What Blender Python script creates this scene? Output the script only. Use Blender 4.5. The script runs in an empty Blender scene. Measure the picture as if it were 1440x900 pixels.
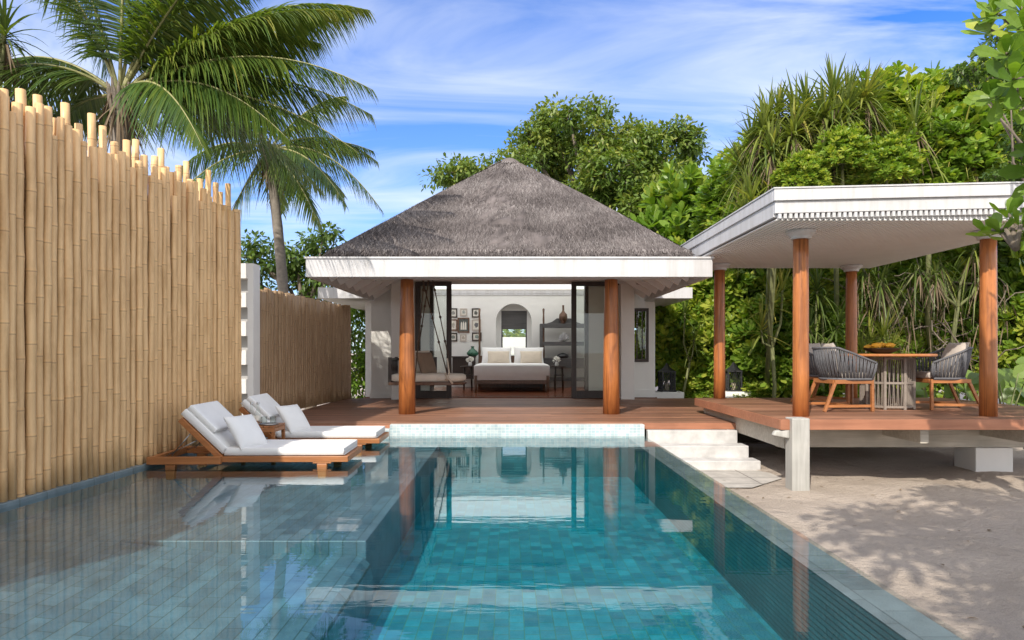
import bpy, math, random
import numpy as np
from mathutils import Vector, Matrix
random.seed(7)
RNG = np.random.default_rng(11)
scene = bpy.context.scene
COL = scene.collection
PI = math.pi
CAMZ = 1.23

def P(px, py, Y):
    """pixel of the survey photograph + distance -> world point"""
    return ((px - 716) / 960 * Y, Y, CAMZ + (495 - py) / 960 * Y)
def PX(px, Y): return (px - 716) / 960 * Y
def PZ(py, Y): return CAMZ + (495 - py) / 960 * Y

# ---------------------------------------------------------------- mesh builder
class MB:
    def __init__(s): s.v = []; s.f = []; s.n = 0; s.t = []
    def add(s, verts, faces, tone=None):
        verts = np.asarray(verts, float).reshape(-1, 3); b = s.n
        s.v.append(verts)
        if isinstance(faces, np.ndarray): s.f.extend((faces + b).tolist())
        else: s.f.extend([[i + b for i in f] for f in faces])
        s.n += len(verts)
        s.t.append(np.full(len(verts), 0.5) if tone is None else np.broadcast_to(np.asarray(tone, float), (len(verts),)))
        return s
    def box(s, x0, x1, y0, y1, z0, z1, tone=None):
        v = [(x0,y0,z0),(x1,y0,z0),(x1,y1,z0),(x0,y1,z0),(x0,y0,z1),(x1,y0,z1),(x1,y1,z1),(x0,y1,z1)]
        f = [(3,2,1,0),(4,5,6,7),(0,1,5,4),(1,2,6,5),(2,3,7,6),(3,0,4,7)]
        return s.add(v, f, tone)
    def hexa(s, v8):
        f = [(3,2,1,0),(4,5,6,7),(0,1,5,4),(1,2,6,5),(2,3,7,6),(3,0,4,7)]
        return s.add(v8, f)
    def beam(s, p0, p1, w, h, up=(0,0,1)):
        p0 = Vector(p0); p1 = Vector(p1); d = (p1-p0).normalized(); u = Vector(up)
        sd = d.cross(u)
        if sd.length < 1e-4: sd = d.cross(Vector((0,1,0)))
        sd.normalize(); u = sd.cross(d).normalized()
        a = sd*w/2; b = u*h/2
        return s.hexa([p0-a-b, p0+a-b, p1+a-b, p1-a-b, p0-a+b, p0+a+b, p1+a+b, p1-a+b])
    def tube(s, pts, rad, n=8, cap=True, tone=None, twist=None):
        pts = [Vector(p) for p in pts]; m = len(pts)
        if not hasattr(rad, '__len__'): rad = [rad]*m
        V = []; prev = None
        for i, p in enumerate(pts):
            d = (pts[min(i+1,m-1)] - pts[max(i-1,0)])
            d = d.normalized() if d.length > 1e-9 else Vector((0,0,1))
            if prev is None:
                a = d.orthogonal().normalized()
            else:
                a = prev - d*prev.dot(d)
                a = a.normalized() if a.length > 1e-6 else d.orthogonal().normalized()
            prev = a; b = d.cross(a)
            for k in range(n):
                t = 2*PI*k/n
                V.append(p + (a*math.cos(t) + b*math.sin(t))*rad[i])
        F = []
        for i in range(m-1):
            for k in range(n):
                F.append((i*n+k, i*n+(k+1)%n, (i+1)*n+(k+1)%n, (i+1)*n+k))
        if cap: F.append(tuple(range(n-1,-1,-1))); F.append(tuple((m-1)*n+k for k in range(n)))
        tn = None if tone is None else np.repeat(np.asarray(tone, float), n) if hasattr(tone,'__len__') else tone
        return s.add([tuple(v) for v in V], F, tn)
    def lathe(s, prof, c=(0,0,0), n=24, sx=1, sy=1, tone=None):
        V = []; m = len(prof)
        for r, z in prof:
            for k in range(n):
                t = 2*PI*k/n
                V.append((c[0]+r*sx*math.cos(t), c[1]+r*sy*math.sin(t), c[2]+z))
        F = []
        for i in range(m-1):
            for k in range(n):
                F.append((i*n+k, i*n+(k+1)%n, (i+1)*n+(k+1)%n, (i+1)*n+k))
        F.append(tuple(range(n-1,-1,-1))); F.append(tuple((m-1)*n+k for k in range(n)))
        return s.add(V, F, tone)
    def prism(s, poly, y0, y1):
        """polygon in XZ extruded along Y"""
        n = len(poly)
        V = [(x,y0,z) for x,z in poly] + [(x,y1,z) for x,z in poly]
        F = [tuple(range(n)), tuple(range(2*n-1,n-1,-1))]
        for i in range(n): j=(i+1)%n; F.append((j,i,i+n,j+n))
        return s.add(V, F)
    def cushion(s, c, size, rot=None, k=3.0, n=14, rim=0.1, pinch=0.0):
        """soft cushion centred at c; size = full (x,y,z); k: 2.5 = pillow, 10+ = slab; rim = share of height at the seam"""
        sx, sy, sz = size; V = []; F = []
        lin = [math.sin(PI/2*(-1+2*i/n)) for i in range(n+1)]
        for side in (1, -1):
            base = len(V)
            for u in lin:
                for v in lin:
                    h = max((1-abs(u)**k)*(1-abs(v)**k), 0)**0.5
                    q = 1 - pinch*(1-(u*v)**2)*max(abs(u),abs(v))**4
                    V.append(Vector((u*sx/2*q, v*sy/2*q, side*sz/2*(rim + (1-rim)*h))))
            for i in range(n):
                for j in range(n):
                    a = base+i*(n+1)+j; q = (a, a+n+1, a+n+2, a+1)
                    F.append(q if side == 1 else q[::-1])
        m = (n+1)*(n+1)
        ring = [i*(n+1) for i in range(n+1)] + [n*(n+1)+j for j in range(1,n+1)] + [i*(n+1)+n for i in range(n-1,-1,-1)] + [j for j in range(n-1,0,-1)]
        for i in range(len(ring)):
            a, b = ring[i], ring[(i+1)%len(ring)]
            F.append((a, b, b+m, a+m)[::-1])
        R = rot.to_3x3() if rot is not None else Matrix.Identity(3)
        c = Vector(c)
        return s.add([tuple(c + R @ v) for v in V], F)
    def build(s, name, mat, parent=None, smooth=False, bevel=0, world=True, subsurf=0):
        V = np.concatenate(s.v); T = np.concatenate(s.t)
        if parent is not None and world:
            V = V - np.array(ORIGIN.get(parent.as_pointer(), (0,0,0)))
        me = bpy.data.meshes.new(name)
        me.from_pydata(V.tolist(), [], s.f)
        me.attributes.new('tone', 'FLOAT', 'POINT').data.foreach_set('value', T.astype(np.float32))
        me.materials.append(mat)
        if smooth:
            me.polygons.foreach_set('use_smooth', [True]*len(me.polygons))
        me.update()
        o = bpy.data.objects.new(name, me); COL.objects.link(o)
        if parent is not None:
            o.parent = parent
            ORIGIN[o.as_pointer()] = ORIGIN.get(parent.as_pointer(), (0,0,0))
        if bevel:
            b = o.modifiers.new('edges', 'BEVEL'); b.width = bevel; b.segments = 2; b.limit_method = 'ANGLE'; b.angle_limit = math.radians(40)
        if subsurf:
            m = o.modifiers.new('soft', 'SUBSURF'); m.levels = subsurf; m.render_levels = subsurf
        return o
ORIGIN = {}

def tag(o, label=None, cat=None, group=None, kind=None):
    if label: o['label'] = label
    if cat: o['category'] = cat
    if group: o['group'] = group
    if kind: o['kind'] = kind
    return o
def thing(name, label, cat, loc=(0,0,0), group=None):
    o = bpy.data.objects.new(name, None); COL.objects.link(o)
    o.empty_display_size = 0.2; o.location = loc; ORIGIN[o.as_pointer()] = tuple(loc)
    return tag(o, label, cat, group)
def place(o, loc, rz=0, scale=None):
    o.location = loc; o.rotation_euler = (0, 0, rz)
    if scale: o.scale = (scale,)*3 if not hasattr(scale,'__len__') else scale
    return o
def kids(o): return [c for c in bpy.data.objects if c.parent == o]
def copy_tree(o, label=None, parent=None, loc=None, rz=None, scale=None):
    c = o.copy(); COL.objects.link(c)
    if parent is not None: c.parent = parent
    for ch in kids(o): copy_tree(ch, None, c)
    if label: c['label'] = label
    if loc is not None: place(c, loc, rz or 0, scale)
    return c

# ---------------------------------------------------------------- materials
def new_mat(name):
    m = bpy.data.materials.new(name); m.use_nodes = True
    nt = m.node_tree; b = nt.nodes['Principled BSDF']
    return m, nt, b
def N(nt, typ, **kw):
    n = nt.nodes.new(typ)
    for k, v in kw.items():
        if k in n.inputs.keys() if isinstance(k, str) else False: n.inputs[k].default_value = v
        else: setattr(n, k, v)
    return n
def L(nt, a, b): nt.links.new(a, b)
def ramp(nt, fac, stops):
    r = nt.nodes.new('ShaderNodeValToRGB'); e = r.color_ramp.elements
    while len(e) < len(stops): e.new(0.5)
    for i, (p, c) in enumerate(stops):
        e[i].position = p; e[i].color = (*c, 1) if len(c) == 3 else c
    L(nt, fac, r.inputs[0]); return r
def noise(nt, vec=None, scale=5, detail=4, rough=0.6, dist=0):
    n = nt.nodes.new('ShaderNodeTexNoise'); n.inputs['Scale'].default_value = scale
    n.inputs['Detail'].default_value = detail; n.inputs['Roughness'].default_value = rough; n.inputs['Distortion'].default_value = dist
    if vec is not None: L(nt, vec, n.inputs['Vector'])
    return n
def coords(nt, scale=(1,1,1), kind='Object', rot=(0,0,0), loc=(0,0,0)):
    t = nt.nodes.new('ShaderNodeTexCoord'); m = nt.nodes.new('ShaderNodeMapping')
    m.inputs['Scale'].default_value = scale; m.inputs['Rotation'].default_value = rot; m.inputs['Location'].default_value = loc
    if kind == 'Position':
        g = nt.nodes.new('ShaderNodeNewGeometry'); L(nt, g.outputs['Position'], m.inputs['Vector'])
    else: L(nt, t.outputs[kind], m.inputs['Vector'])
    return m.outputs[0]
def bump(nt, b, h, strength=0.3, dist=0.01):
    n = nt.nodes.new('ShaderNodeBump'); n.inputs['Strength'].default_value = strength; n.inputs['Distance'].default_value = dist
    L(nt, h, n.inputs['Height']); L(nt, n.outputs[0], b.inputs['Normal']); return n
def mixc(nt, fac, a, b, mode='MIX'):
    n = nt.nodes.new('ShaderNodeMix'); n.data_type = 'RGBA'; n.blend_type = mode
    for i, v in ((0, fac), (6, a), (7, b)):
        if hasattr(v, 'is_linked') or hasattr(v, 'links'): L(nt, v, n.inputs[i])
        else: n.inputs[i].default_value = v if not hasattr(v, '__len__') else ((*v, 1) if len(v) == 3 else v)
    return n.outputs[2]
def island(nt): return nt.nodes.new('ShaderNodeNewGeometry').outputs['Random Per Island']
def simple(name, col, rough=0.5, var=0.12, scale=6, metal=0, bumpv=0.0, bscale=60, spec=None):
    m, nt, b = new_mat(name)
    v = coords(nt, kind='Position')
    n = noise(nt, v, scale, 5)
    d = tuple(c*(1-var) for c in col); u = tuple(min(1, c*(1+var)) for c in col)
    r = ramp(nt, n.outputs[0], [(0.3, d), (0.7, u)])
    L(nt, r.outputs[0], b.inputs['Base Color'])
    b.inputs['Roughness'].default_value = rough; b.inputs['Metallic'].default_value = metal
    if spec is not None: b.inputs['Specular IOR Level'].default_value = spec
    if bumpv:
        n2 = noise(nt, v, bscale, 4); bump(nt, b, n2.outputs[0], bumpv, 0.004)
    return m
def wood(name, c0, c1, rough=0.4, along='x', scale=1.0, islandvar=0.35, coat=0.0, bumpv=0.15):
    m, nt, b = new_mat(name)
    sc = {'x': (1.2, 22, 22), 'y': (22, 1.2, 22), 'z': (22, 22, 1.2)}[along]
    v = coords(nt, tuple(s*scale for s in sc), 'Position')
    n = noise(nt, v, 1.0, 6, 0.65, 0.6)
    r = ramp(nt, n.outputs[0], [(0.25, c0), (0.75, c1)])
    v2 = coords(nt, (1,1,1), 'Position'); n2 = noise(nt, v2, 1.6, 3)
    rr = ramp(nt, n2.outputs[0], [(0.3, (0.78,)*3), (0.7, (1.12,)*3)])
    c = mixc(nt, 1.0, r.outputs[0], rr.outputs[0], 'MULTIPLY')
    isl = ramp(nt, island(nt), [(0, (1-islandvar,)*3), (1, (1+islandvar*0.5,)*3)])
    c = mixc(nt, 1.0, c, isl.outputs[0], 'MULTIPLY')
    L(nt, c, b.inputs['Base Color'])
    rg = ramp(nt, n.outputs[0], [(0.2, (rough*1.2,)*3), (0.8, (rough*0.8,)*3)]); L(nt, rg.outputs[0], b.inputs['Roughness'])
    if coat: b.inputs['Coat Weight'].default_value = coat; b.inputs['Coat Roughness'].default_value = 0.25
    if bumpv: bump(nt, b, n.outputs[0], bumpv, 0.004)
    return m
def foliage(name, stops, rough=0.42, transl=0.3, spec=0.4, tcol=None):
    m, nt, b = new_mat(name)
    a = nt.nodes.new('ShaderNodeAttribute'); a.attribute_name = 'tone'
    r = ramp(nt, a.outputs['Fac'], stops)
    L(nt, r.outputs[0], b.inputs['Base Color']); b.inputs['Roughness'].default_value = rough
    b.inputs['Specular IOR Level'].default_value = spec
    t = nt.nodes.new('ShaderNodeBsdfTranslucent')
    tc = mixc(nt, 1.0, r.outputs[0], tcol or (1.6, 1.7, 0.6), 'MULTIPLY'); L(nt, tc, t.inputs['Color'])
    mx = nt.nodes.new('ShaderNodeMixShader'); mx.inputs[0].default_value = transl
    out = nt.nodes['Material Output']
    L(nt, b.outputs[0], mx.inputs[1]); L(nt, t.outputs[0], mx.inputs[2]); L(nt, mx.outputs[0], out.inputs['Surface'])
    return m
def glassy(name, tint=(0.95,0.97,0.96), ior=1.45, rough=0.0):
    m = bpy.data.materials.new(name); m.use_nodes = True; nt = m.node_tree
    for n in list(nt.nodes):
        if n.type == 'BSDF_PRINCIPLED': nt.nodes.remove(n)
    out = nt.nodes['Material Output']
    t = nt.nodes.new('ShaderNodeBsdfTransparent'); t.inputs[0].default_value = (*tint, 1)
    g = nt.nodes.new('ShaderNodeBsdfGlossy'); g.inputs['Roughness'].default_value = rough
    f = nt.nodes.new('ShaderNodeLayerWeight'); f.inputs[0].default_value = 0.5      # Schlick, the same from both sides
    f0 = ((ior-1)/(ior+1))**2
    pw = nt.nodes.new('ShaderNodeMath'); pw.operation = 'POWER'; L(nt, f.outputs['Facing'], pw.inputs[0]); pw.inputs[1].default_value = 5
    ma = nt.nodes.new('ShaderNodeMath'); ma.operation = 'MULTIPLY_ADD'; L(nt, pw.outputs[0], ma.inputs[0]); ma.inputs[1].default_value = 1-f0; ma.inputs[2].default_value = f0
    mx = nt.nodes.new('ShaderNodeMixShader')
    L(nt, ma.outputs[0], mx.inputs[0]); L(nt, t.outputs[0], mx.inputs[1]); L(nt, g.outputs[0], mx.inputs[2]); L(nt, mx.outputs[0], out.inputs['Surface'])
    return m, nt, g, f, out

def tile_mat(name, c1, c2, mortar, w, h, msize=0.006, rough=0.4, rot=0.0, offset=0.5, bumpv=0.2, vert=False, var=(0.75,1.2)):
    m, nt, b = new_mat(name)
    v = coords(nt, (1,1,1), 'Position', rot=(PI/2,0,0) if vert == 'x' else (0,0,rot))
    if vert == 'y':
        g = nt.nodes.new('ShaderNodeNewGeometry'); sp = nt.nodes.new('ShaderNodeSeparateXYZ'); cb = nt.nodes.new('ShaderNodeCombineXYZ')
        L(nt, g.outputs['Position'], sp.inputs[0]); L(nt, sp.outputs['Y'], cb.inputs['X']); L(nt, sp.outputs['Z'], cb.inputs['Y']); v = cb.outputs[0]
    br = nt.nodes.new('ShaderNodeTexBrick'); L(nt, v, br.inputs['Vector'])
    br.offset = offset
    br.inputs['Color1'].default_value = (*c1,1); br.inputs['Color2'].default_value = (*c2,1); br.inputs['Mortar'].default_value = (*mortar,1)
    br.inputs['Scale'].default_value = 1; br.inputs['Mortar Size'].default_value = msize; br.inputs['Mortar Smooth'].default_value = 0.3
    br.inputs['Brick Width'].default_value = w; br.inputs['Row Height'].default_value = h; br.inputs['Bias'].default_value = 0
    v3 = coords(nt, kind='Position')
    n = noise(nt, v3, 5, 6, 0.7); rr = ramp(nt, n.outputs[0], [(0.3,(var[0],)*3),(0.7,(var[1],)*3)])
    n1 = noise(nt, v3, 0.9, 3, 0.6); r1 = ramp(nt, n1.outputs[0], [(0.3,(0.85,)*3),(0.7,(1.12,)*3)])
    c = mixc(nt, 1.0, br.outputs['Color'], rr.outputs[0], 'MULTIPLY'); c = mixc(nt, 1.0, c, r1.outputs[0], 'MULTIPLY')
    L(nt, c, b.inputs['Base Color']); b.inputs['Roughness'].default_value = rough
    if bumpv:
        bb = bump(nt, b, br.outputs['Fac'], bumpv, 0.004); bb.invert = True
    return m

# ---------------------------------------------------------------- foliage geometry (numpy)
def unit(a): return a/np.maximum(np.linalg.norm(a, axis=-1, keepdims=True), 1e-9)
def ribbons(mb, p, d, Ln, W, droop, nseg=4, prof=None, tone=None, up=None, fold=0.0, curl=0.0):
    """N bent strips: p,d (N,3); Ln,W,droop (N,)"""
    n = len(p); p = np.asarray(p, float); d = unit(np.asarray(d, float))
    Ln = np.broadcast_to(Ln, (n,)); W = np.broadcast_to(W, (n,)); droop = np.broadcast_to(droop, (n,))
    t = np.linspace(0, 1, nseg+1)
    if prof is None: prof = np.sqrt(np.clip(np.sin(PI*np.clip(t*0.94+0.05,0,1)),0,1))
    prof = np.asarray(prof)
    upv = np.tile([0,0,1.0],(n,1)) if up is None else unit(np.asarray(up,float))
    side = np.cross(d, upv); bad = np.linalg.norm(side,axis=1) < 1e-3
    side[bad] = [1,0,0]; side = unit(side)
    nor = unit(np.cross(side, d))
    C = p[:,None,:] + d[:,None,:]*(Ln[:,None]*t)[:,:,None]
    C[:,:,2] -= (droop*Ln)[:,None]*(t**2)[None,:]
    C += nor[:,None,:]*(curl*Ln[:,None]*(t*(1-t))[None,:])[:,:,None]
    hw = (W[:,None]*prof[None,:]/2)[:,:,None]*side[:,None,:]
    lift = nor[:,None,:]*(np.abs(fold)*W[:,None]*prof[None,:])[:,:,None]
    A = C - hw + lift; B = C + hw + lift
    if fold:
        V = np.stack([A, C, B], axis=2).reshape(-1,3); k = 3
    else:
        V = np.stack([A, B], axis=2).reshape(-1,3); k = 2
    r = np.arange(nseg); per = (nseg+1)*k
    fs = []
    for j in range(k-1):
        a = r*k+j; fs.append(np.stack([a, a+1, a+k+1, a+k], axis=1))
    f1 = np.concatenate(fs); F = (f1[None] + (np.arange(n)*per)[:,None,None]).reshape(-1,4)
    T = None if tone is None else np.repeat(np.broadcast_to(tone,(n,)), per)
    mb.add(V, F, T); return mb
def rand_dirs(n, rng=RNG):
    return unit(rng.normal(size=(n,3)))
def rosettes(mb, c, axis, size, nleaf=10, tone=None, width=0.38, rng=RNG, open_=(0.35,1.25), nseg=3, fold=0.06):
    """rosettes of spoon shaped leaves: c,axis (N,3); size (N,)"""
    n = len(c); c = np.asarray(c,float); axis = unit(np.asarray(axis,float)); size = np.broadcast_to(size,(n,))
    ref = np.where(np.abs(axis[:,2:3])>0.9, [[1.0,0,0]], [[0,0,1.0]])
    e1 = unit(np.cross(axis, ref)); e2 = np.cross(axis, e1)
    k = np.arange(nleaf)
    ang = (k*2.39996)[None,:] + rng.uniform(0,6.28,(n,1)) + rng.normal(0,0.2,(n,nleaf))
    th = np.linspace(open_[0], open_[1], nleaf)[None,:] + rng.normal(0,0.15,(n,nleaf))
    d = axis[:,None,:]*np.cos(th)[:,:,None] + (e1[:,None,:]*np.cos(ang)[:,:,None] + e2[:,None,:]*np.sin(ang)[:,:,None])*np.sin(th)[:,:,None]
    p = np.repeat(c[:,None,:], nleaf, 1) - axis[:,None,:]*(size[:,None]*0.25*(th/open_[1]))[:,:,None]
    Ln = size[:,None]*rng.uniform(0.75,1.1,(n,nleaf))*(0.7+0.3*np.sin(PI*np.linspace(0.2,0.9,nleaf)))[None,:]
    prof = {3: [0.18,0.6,1.0,0.3], 4:[0.15,0.45,0.85,1.0,0.3], 2:[0.15,1.0,0.25]}[nseg]
    tn = np.repeat((0.5 if tone is None else np.asarray(tone))*np.ones(n), nleaf) + rng.normal(0,0.10,n*nleaf)
    upv = np.repeat(axis, nleaf, 0)
    ribbons(mb, p.reshape(-1,3), d.reshape(-1,3), Ln.reshape(-1), (Ln*width).reshape(-1), rng.uniform(0.0,0.25,n*nleaf), nseg, prof, np.clip(tn,0,1), up=upv, fold=fold, curl=-0.25)
def strap_head(mb, c, n=46, Ln=0.9, W=0.045, rng=RNG, tone=0.5, updir=(0,0,1), droop=(0.2,0.9), spread=(0.12,1.85), nseg=6):
    """a pandanus head: long strap leaves spiralling out of one point"""
    ax = unit(np.asarray(updir,float)[None])[0]
    ref = np.array([1.0,0,0]) if abs(ax[2])>0.9 else np.array([0,0,1.0])
    e1 = unit(np.cross(ax,ref)[None])[0]; e2 = np.cross(ax,e1)
    ang = np.arange(n)*2.39996 + rng.uniform(0,6); th = np.linspace(*spread, n) + rng.normal(0,0.1,n)
    d = ax[None]*np.cos(th)[:,None] + (e1[None]*np.cos(ang)[:,None]+e2[None]*np.sin(ang)[:,None])*np.sin(th)[:,None]
    p = np.asarray(c,float)[None] - ax[None]*(np.linspace(0,0.25,n)*Ln)[:,None]
    l = Ln*rng.uniform(0.7,1.15,n)
    prof = [0.9,1.0,0.95,0.8,0.6,0.35,0.05][:nseg+1]
    ribbons(mb, p, d, l, W*rng.uniform(0.8,1.2,n), np.linspace(droop[0],droop[1],n)*rng.uniform(0.7,1.3,n), nseg, prof, np.clip(tone+rng.normal(0,0.12,n),0,1), fold=0.12)
def leaf_clump(mb, c, r, n, size, rng=RNG, tone=0.5, flat=0.75, width=0.5, nseg=2, outward=0.7):
    """a clump of broad leaves in a ball of radius r"""
    c = np.asarray(c,float); u = rand_dirs(n, rng); rad = r*rng.uniform(0.15,1,n)**0.5
    pos = c[None] + u*rad[:,None]*np.array([1,1,flat])
    d = unit(u*outward + rand_dirs(n,rng)*0.7 + np.array([0,0,-0.15]))
    up = unit(np.array([0,0,1.0]) + u*0.5 + rand_dirs(n,rng)*0.55)
    l = size*rng.uniform(0.7,1.25,n)
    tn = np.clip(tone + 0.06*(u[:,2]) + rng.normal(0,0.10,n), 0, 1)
    ribbons(mb, pos, d, l, l*width, rng.uniform(0,0.3,n), nseg, {2:[0.15,1,0.1],3:[0.2,0.9,0.95,0.08]}[nseg], tn, up=up, fold=0.05)
# ================================================================ camera, sky, sun
cam = bpy.data.cameras.new('camera'); cam_o = bpy.data.objects.new('camera', cam); COL.objects.link(cam_o)
cam_o.location = (0, 0, CAMZ); cam_o.rotation_euler = (PI/2, 0, 0)
cam.sensor_width = 36; cam.lens = 24; cam.shift_x = 4/1440; cam.shift_y = 45/1440; cam.clip_end = 2000; cam.clip_start = 0.05
scene.camera = cam_o
SUN_EL, SUN_AZ = math.radians(38), math.radians(25)      # azimuth: behind the camera, this far to the left
sd = Vector((-math.sin(SUN_AZ)*math.cos(SUN_EL), -math.cos(SUN_AZ)*math.cos(SUN_EL), math.sin(SUN_EL)))  # towards the sun
sun = bpy.data.lights.new('sun', 'SUN'); sun.energy = 3.4; sun.angle = math.radians(0.53); sun.color = (1.0, 0.93, 0.82)
sun_o = bpy.data.objects.new('sun', sun); COL.objects.link(sun_o); sun_o.location = sd*40
sun_o.rotation_euler = sd.to_track_quat('Z', 'Y').to_euler()
w = bpy.data.worlds.new('World'); scene.world = w; w.use_nodes = True
nt = w.node_tree; bg = nt.nodes['Background']
sky = nt.nodes.new('ShaderNodeTexSky'); sky.sky_type = 'NISHITA'; sky.sun_disc = False
sky.sun_elevation = SUN_EL; sky.sun_rotation = math.atan2(sd.x, sd.y); sky.air_density = 1.0; sky.dust_density = 0.4; sky.ozone_density = 2.0
tc = nt.nodes.new('ShaderNodeTexCoord'); sp = nt.nodes.new('ShaderNodeSeparateXYZ'); L(nt, tc.outputs['Generated'], sp.inputs[0])
def mth(op, a, b=None):
    n = nt.nodes.new('ShaderNodeMath'); n.operation = op
    for i, x in enumerate((a, b)):
        if x is None: continue
        if hasattr(x, 'links'): L(nt, x, n.inputs[i])
        else: n.inputs[i].default_value = x
    return n.outputs[0]
zc = mth('MAXIMUM', mth('ADD', sp.outputs['Z'], 0.10), 0.03)
cb = nt.nodes.new('ShaderNodeCombineXYZ'); L(nt, mth('DIVIDE', sp.outputs['X'], zc), cb.inputs[0]); L(nt, mth('DIVIDE', sp.outputs['Y'], zc), cb.inputs[1])
mp = nt.nodes.new('ShaderNodeMapping'); mp.inputs['Rotation'].default_value = (0,0,math.radians(-24)); mp.inputs['Scale'].default_value = (0.55, 1.5, 1); mp.inputs['Location'].default_value = (3.3, 1.2, 0)
L(nt, cb.outputs[0], mp.inputs[0])
n1 = noise(nt, mp.outputs[0], 1.0, 7, 0.58, 0.9)
mp2 = nt.nodes.new('ShaderNodeMapping'); mp2.inputs['Location'].default_value = (7.7, 3.1, 0); mp2.inputs['Scale'].default_value = (0.4, 0.6, 1); L(nt, cb.outputs[0], mp2.inputs[0])
n2 = noise(nt, mp2.outputs[0], 1.0, 4, 0.55, 0.3)
r1 = ramp(nt, n1.outputs[0], [(0.40, (0,0,0)), (0.64, (1,1,1))]); r2 = ramp(nt, n2.outputs[0], [(0.30, (0.15,)*3), (0.62, (1,1,1))])
cm = mth('MULTIPLY', r1.outputs[0], r2.outputs[0])
low = mth('MULTIPLY', mth('SUBTRACT', 1.0, mth('MINIMUM', mth('MULTIPLY', sp.outputs['Z'], 2.4), 1.0)), 0.30)   # thin veil towards the horizon
cm = mth('MINIMUM', mth('ADD', mth('MULTIPLY', cm, 0.95), low), 0.9)
hs = nt.nodes.new('ShaderNodeHueSaturation'); hs.inputs['Saturation'].default_value = 1.25; hs.inputs['Value'].default_value = 1.0; L(nt, sky.outputs[0], hs.inputs['Color'])
blue = mixc(nt, 1.0, hs.outputs[0], (0.46, 0.72, 1.12), 'MULTIPLY')
skc = mixc(nt, cm, blue, (5.3, 5.6, 6.0))
# added fill light: unseen bright cloud bank over the viewpoint and behind it
bk = ramp(nt, mth('ADD', mth('MULTIPLY', sp.outputs['Y'], -0.5), 0.5), [(0.36, (0,0,0)), (0.62, (1,1,1))])
n4 = noise(nt, mp2.outputs[0], 1.3, 5, 0.6); r4 = ramp(nt, n4.outputs[0], [(0.25, (0.6,)*3), (0.6, (1,1,1))])
skc = mixc(nt, mth('MULTIPLY', bk.outputs[0], r4.outputs[0]), skc, (8.2, 8.3, 8.5))
L(nt, skc, bg.inputs['Color']); bg.inputs['Strength'].default_value = 0.14
scene.view_settings.view_transform = 'Standard'; scene.view_settings.look = 'None'; scene.view_settings.exposure = 0.58; scene.view_settings.gamma = 1
scene.render.engine = 'CYCLES'
scene.cycles.max_bounces = 10; scene.cycles.diffuse_bounces = 5; scene.cycles.transparent_max_bounces = 24; scene.cycles.glossy_bounces = 4
scene.cycles.caustics_reflective = False; scene.cycles.caustics_refractive = False; scene.cycles.sample_clamp_indirect = 6
scene.cycles.use_denoising = True

# ================================================================ materials
M = {}
M['white'] = simple('white_paint', (0.58,0.575,0.59), 0.45, 0.04, 3, bumpv=0.03)
M['white_ceiling'] = simple('white_ceiling_paint', (0.84,0.83,0.82), 0.6, 0.03, 3)
def weather_white():
    m = M['white']; nt = m.node_tree; b = nt.nodes['Principled BSDF']; src = b.inputs['Base Color'].links[0].from_socket
    v = coords(nt, (9,9,0.7), 'Position'); n = noise(nt, v, 1.0, 6, 0.7, 0.3); r = ramp(nt, n.outputs[0], [(0.34,(0.86,0.85,0.82)),(0.55,(1,1,1))])
    L(nt, mixc(nt, 1.0, src, r.outputs[0], 'MULTIPLY'), b.inputs['Base Color'])
weather_white()
M['slat_gap'] = simple('grey_gap', (0.34,0.34,0.34), 0.8, 0.03, 3)
M['white_wall'] = simple('white_plaster', (0.80,0.79,0.76), 0.8, 0.04, 2, bumpv=0.08, bscale=90)
M['grey_wall'] = simple('pale_grey_plaster', (0.66,0.64,0.61), 0.8, 0.05, 2, bumpv=0.08, bscale=90)
M['column'] = wood('varnished_timber', (0.29,0.092,0.025), (0.54,0.20,0.060), 0.38, 'z', 1.0, 0.0, coat=0.15, bumpv=0.12)
def weather_column():
    m = M['column']; nt = m.node_tree; b = nt.nodes['Principled BSDF']; src = b.inputs['Base Color'].links[0].from_socket
    v = coords(nt, (5,5,0.9), 'Position'); n = noise(nt, v, 1.3, 6, 0.7, 0.8); r = ramp(nt, n.outputs[0], [(0.30,(0.50,0.46,0.44)),(0.48,(1,1,1)),(0.72,(1.22,1.2,1.15))])
    v2 = coords(nt, (60,60,1.0), 'Position'); n2 = noise(nt, v2, 1.0, 3, 0.6); r2 = ramp(nt, n2.outputs[0], [(0.34,(0.55,0.5,0.48)),(0.44,(1,1,1))])
    L(nt, mixc(nt, 1.0, mixc(nt, 1.0, src, r.outputs[0], 'MULTIPLY'), r2.outputs[0], 'MULTIPLY'), b.inputs['Base Color'])
weather_column()
M['teak'] = wood('oiled_teak', (0.30,0.105,0.03), (0.52,0.21,0.07), 0.42, 'x', 1.5, 0.25, coat=0.08)
M['teak_y'] = wood('oiled_teak_lengthwise', (0.30,0.105,0.03), (0.52,0.21,0.07), 0.42, 'y', 1.5, 0.25, coat=0.08)
M['deck'] = wood('red_brown_decking', (0.21,0.100,0.060), (0.37,0.185,0.115), 0.5, 'x', 1.0, 0.38, bumpv=0.2)
M['deck_edge'] = wood('decking_edge', (0.30,0.12,0.065), (0.42,0.185,0.105), 0.5, 'x', 1.0, 0.1)
M['floor_in'] = wood('polished_floor', (0.17,0.05,0.022), (0.30,0.10,0.045), 0.22, 'x', 1.0, 0.25)
M['dark_wood'] = wood('dark_stained_wood', (0.022,0.013,0.010), (0.05,0.03,0.022), 0.4, 'z', 1.0, 0.1)
M['mid_wood'] = wood('brown_wood', (0.10,0.05,0.028), (0.19,0.10,0.06), 0.4, 'z', 1.2, 0.1)
M['grey_wood'] = wood('grey_washed_wood', (0.07,0.068,0.07), (0.13,0.125,0.125), 0.5, 'x', 1.2, 0.1)
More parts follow.
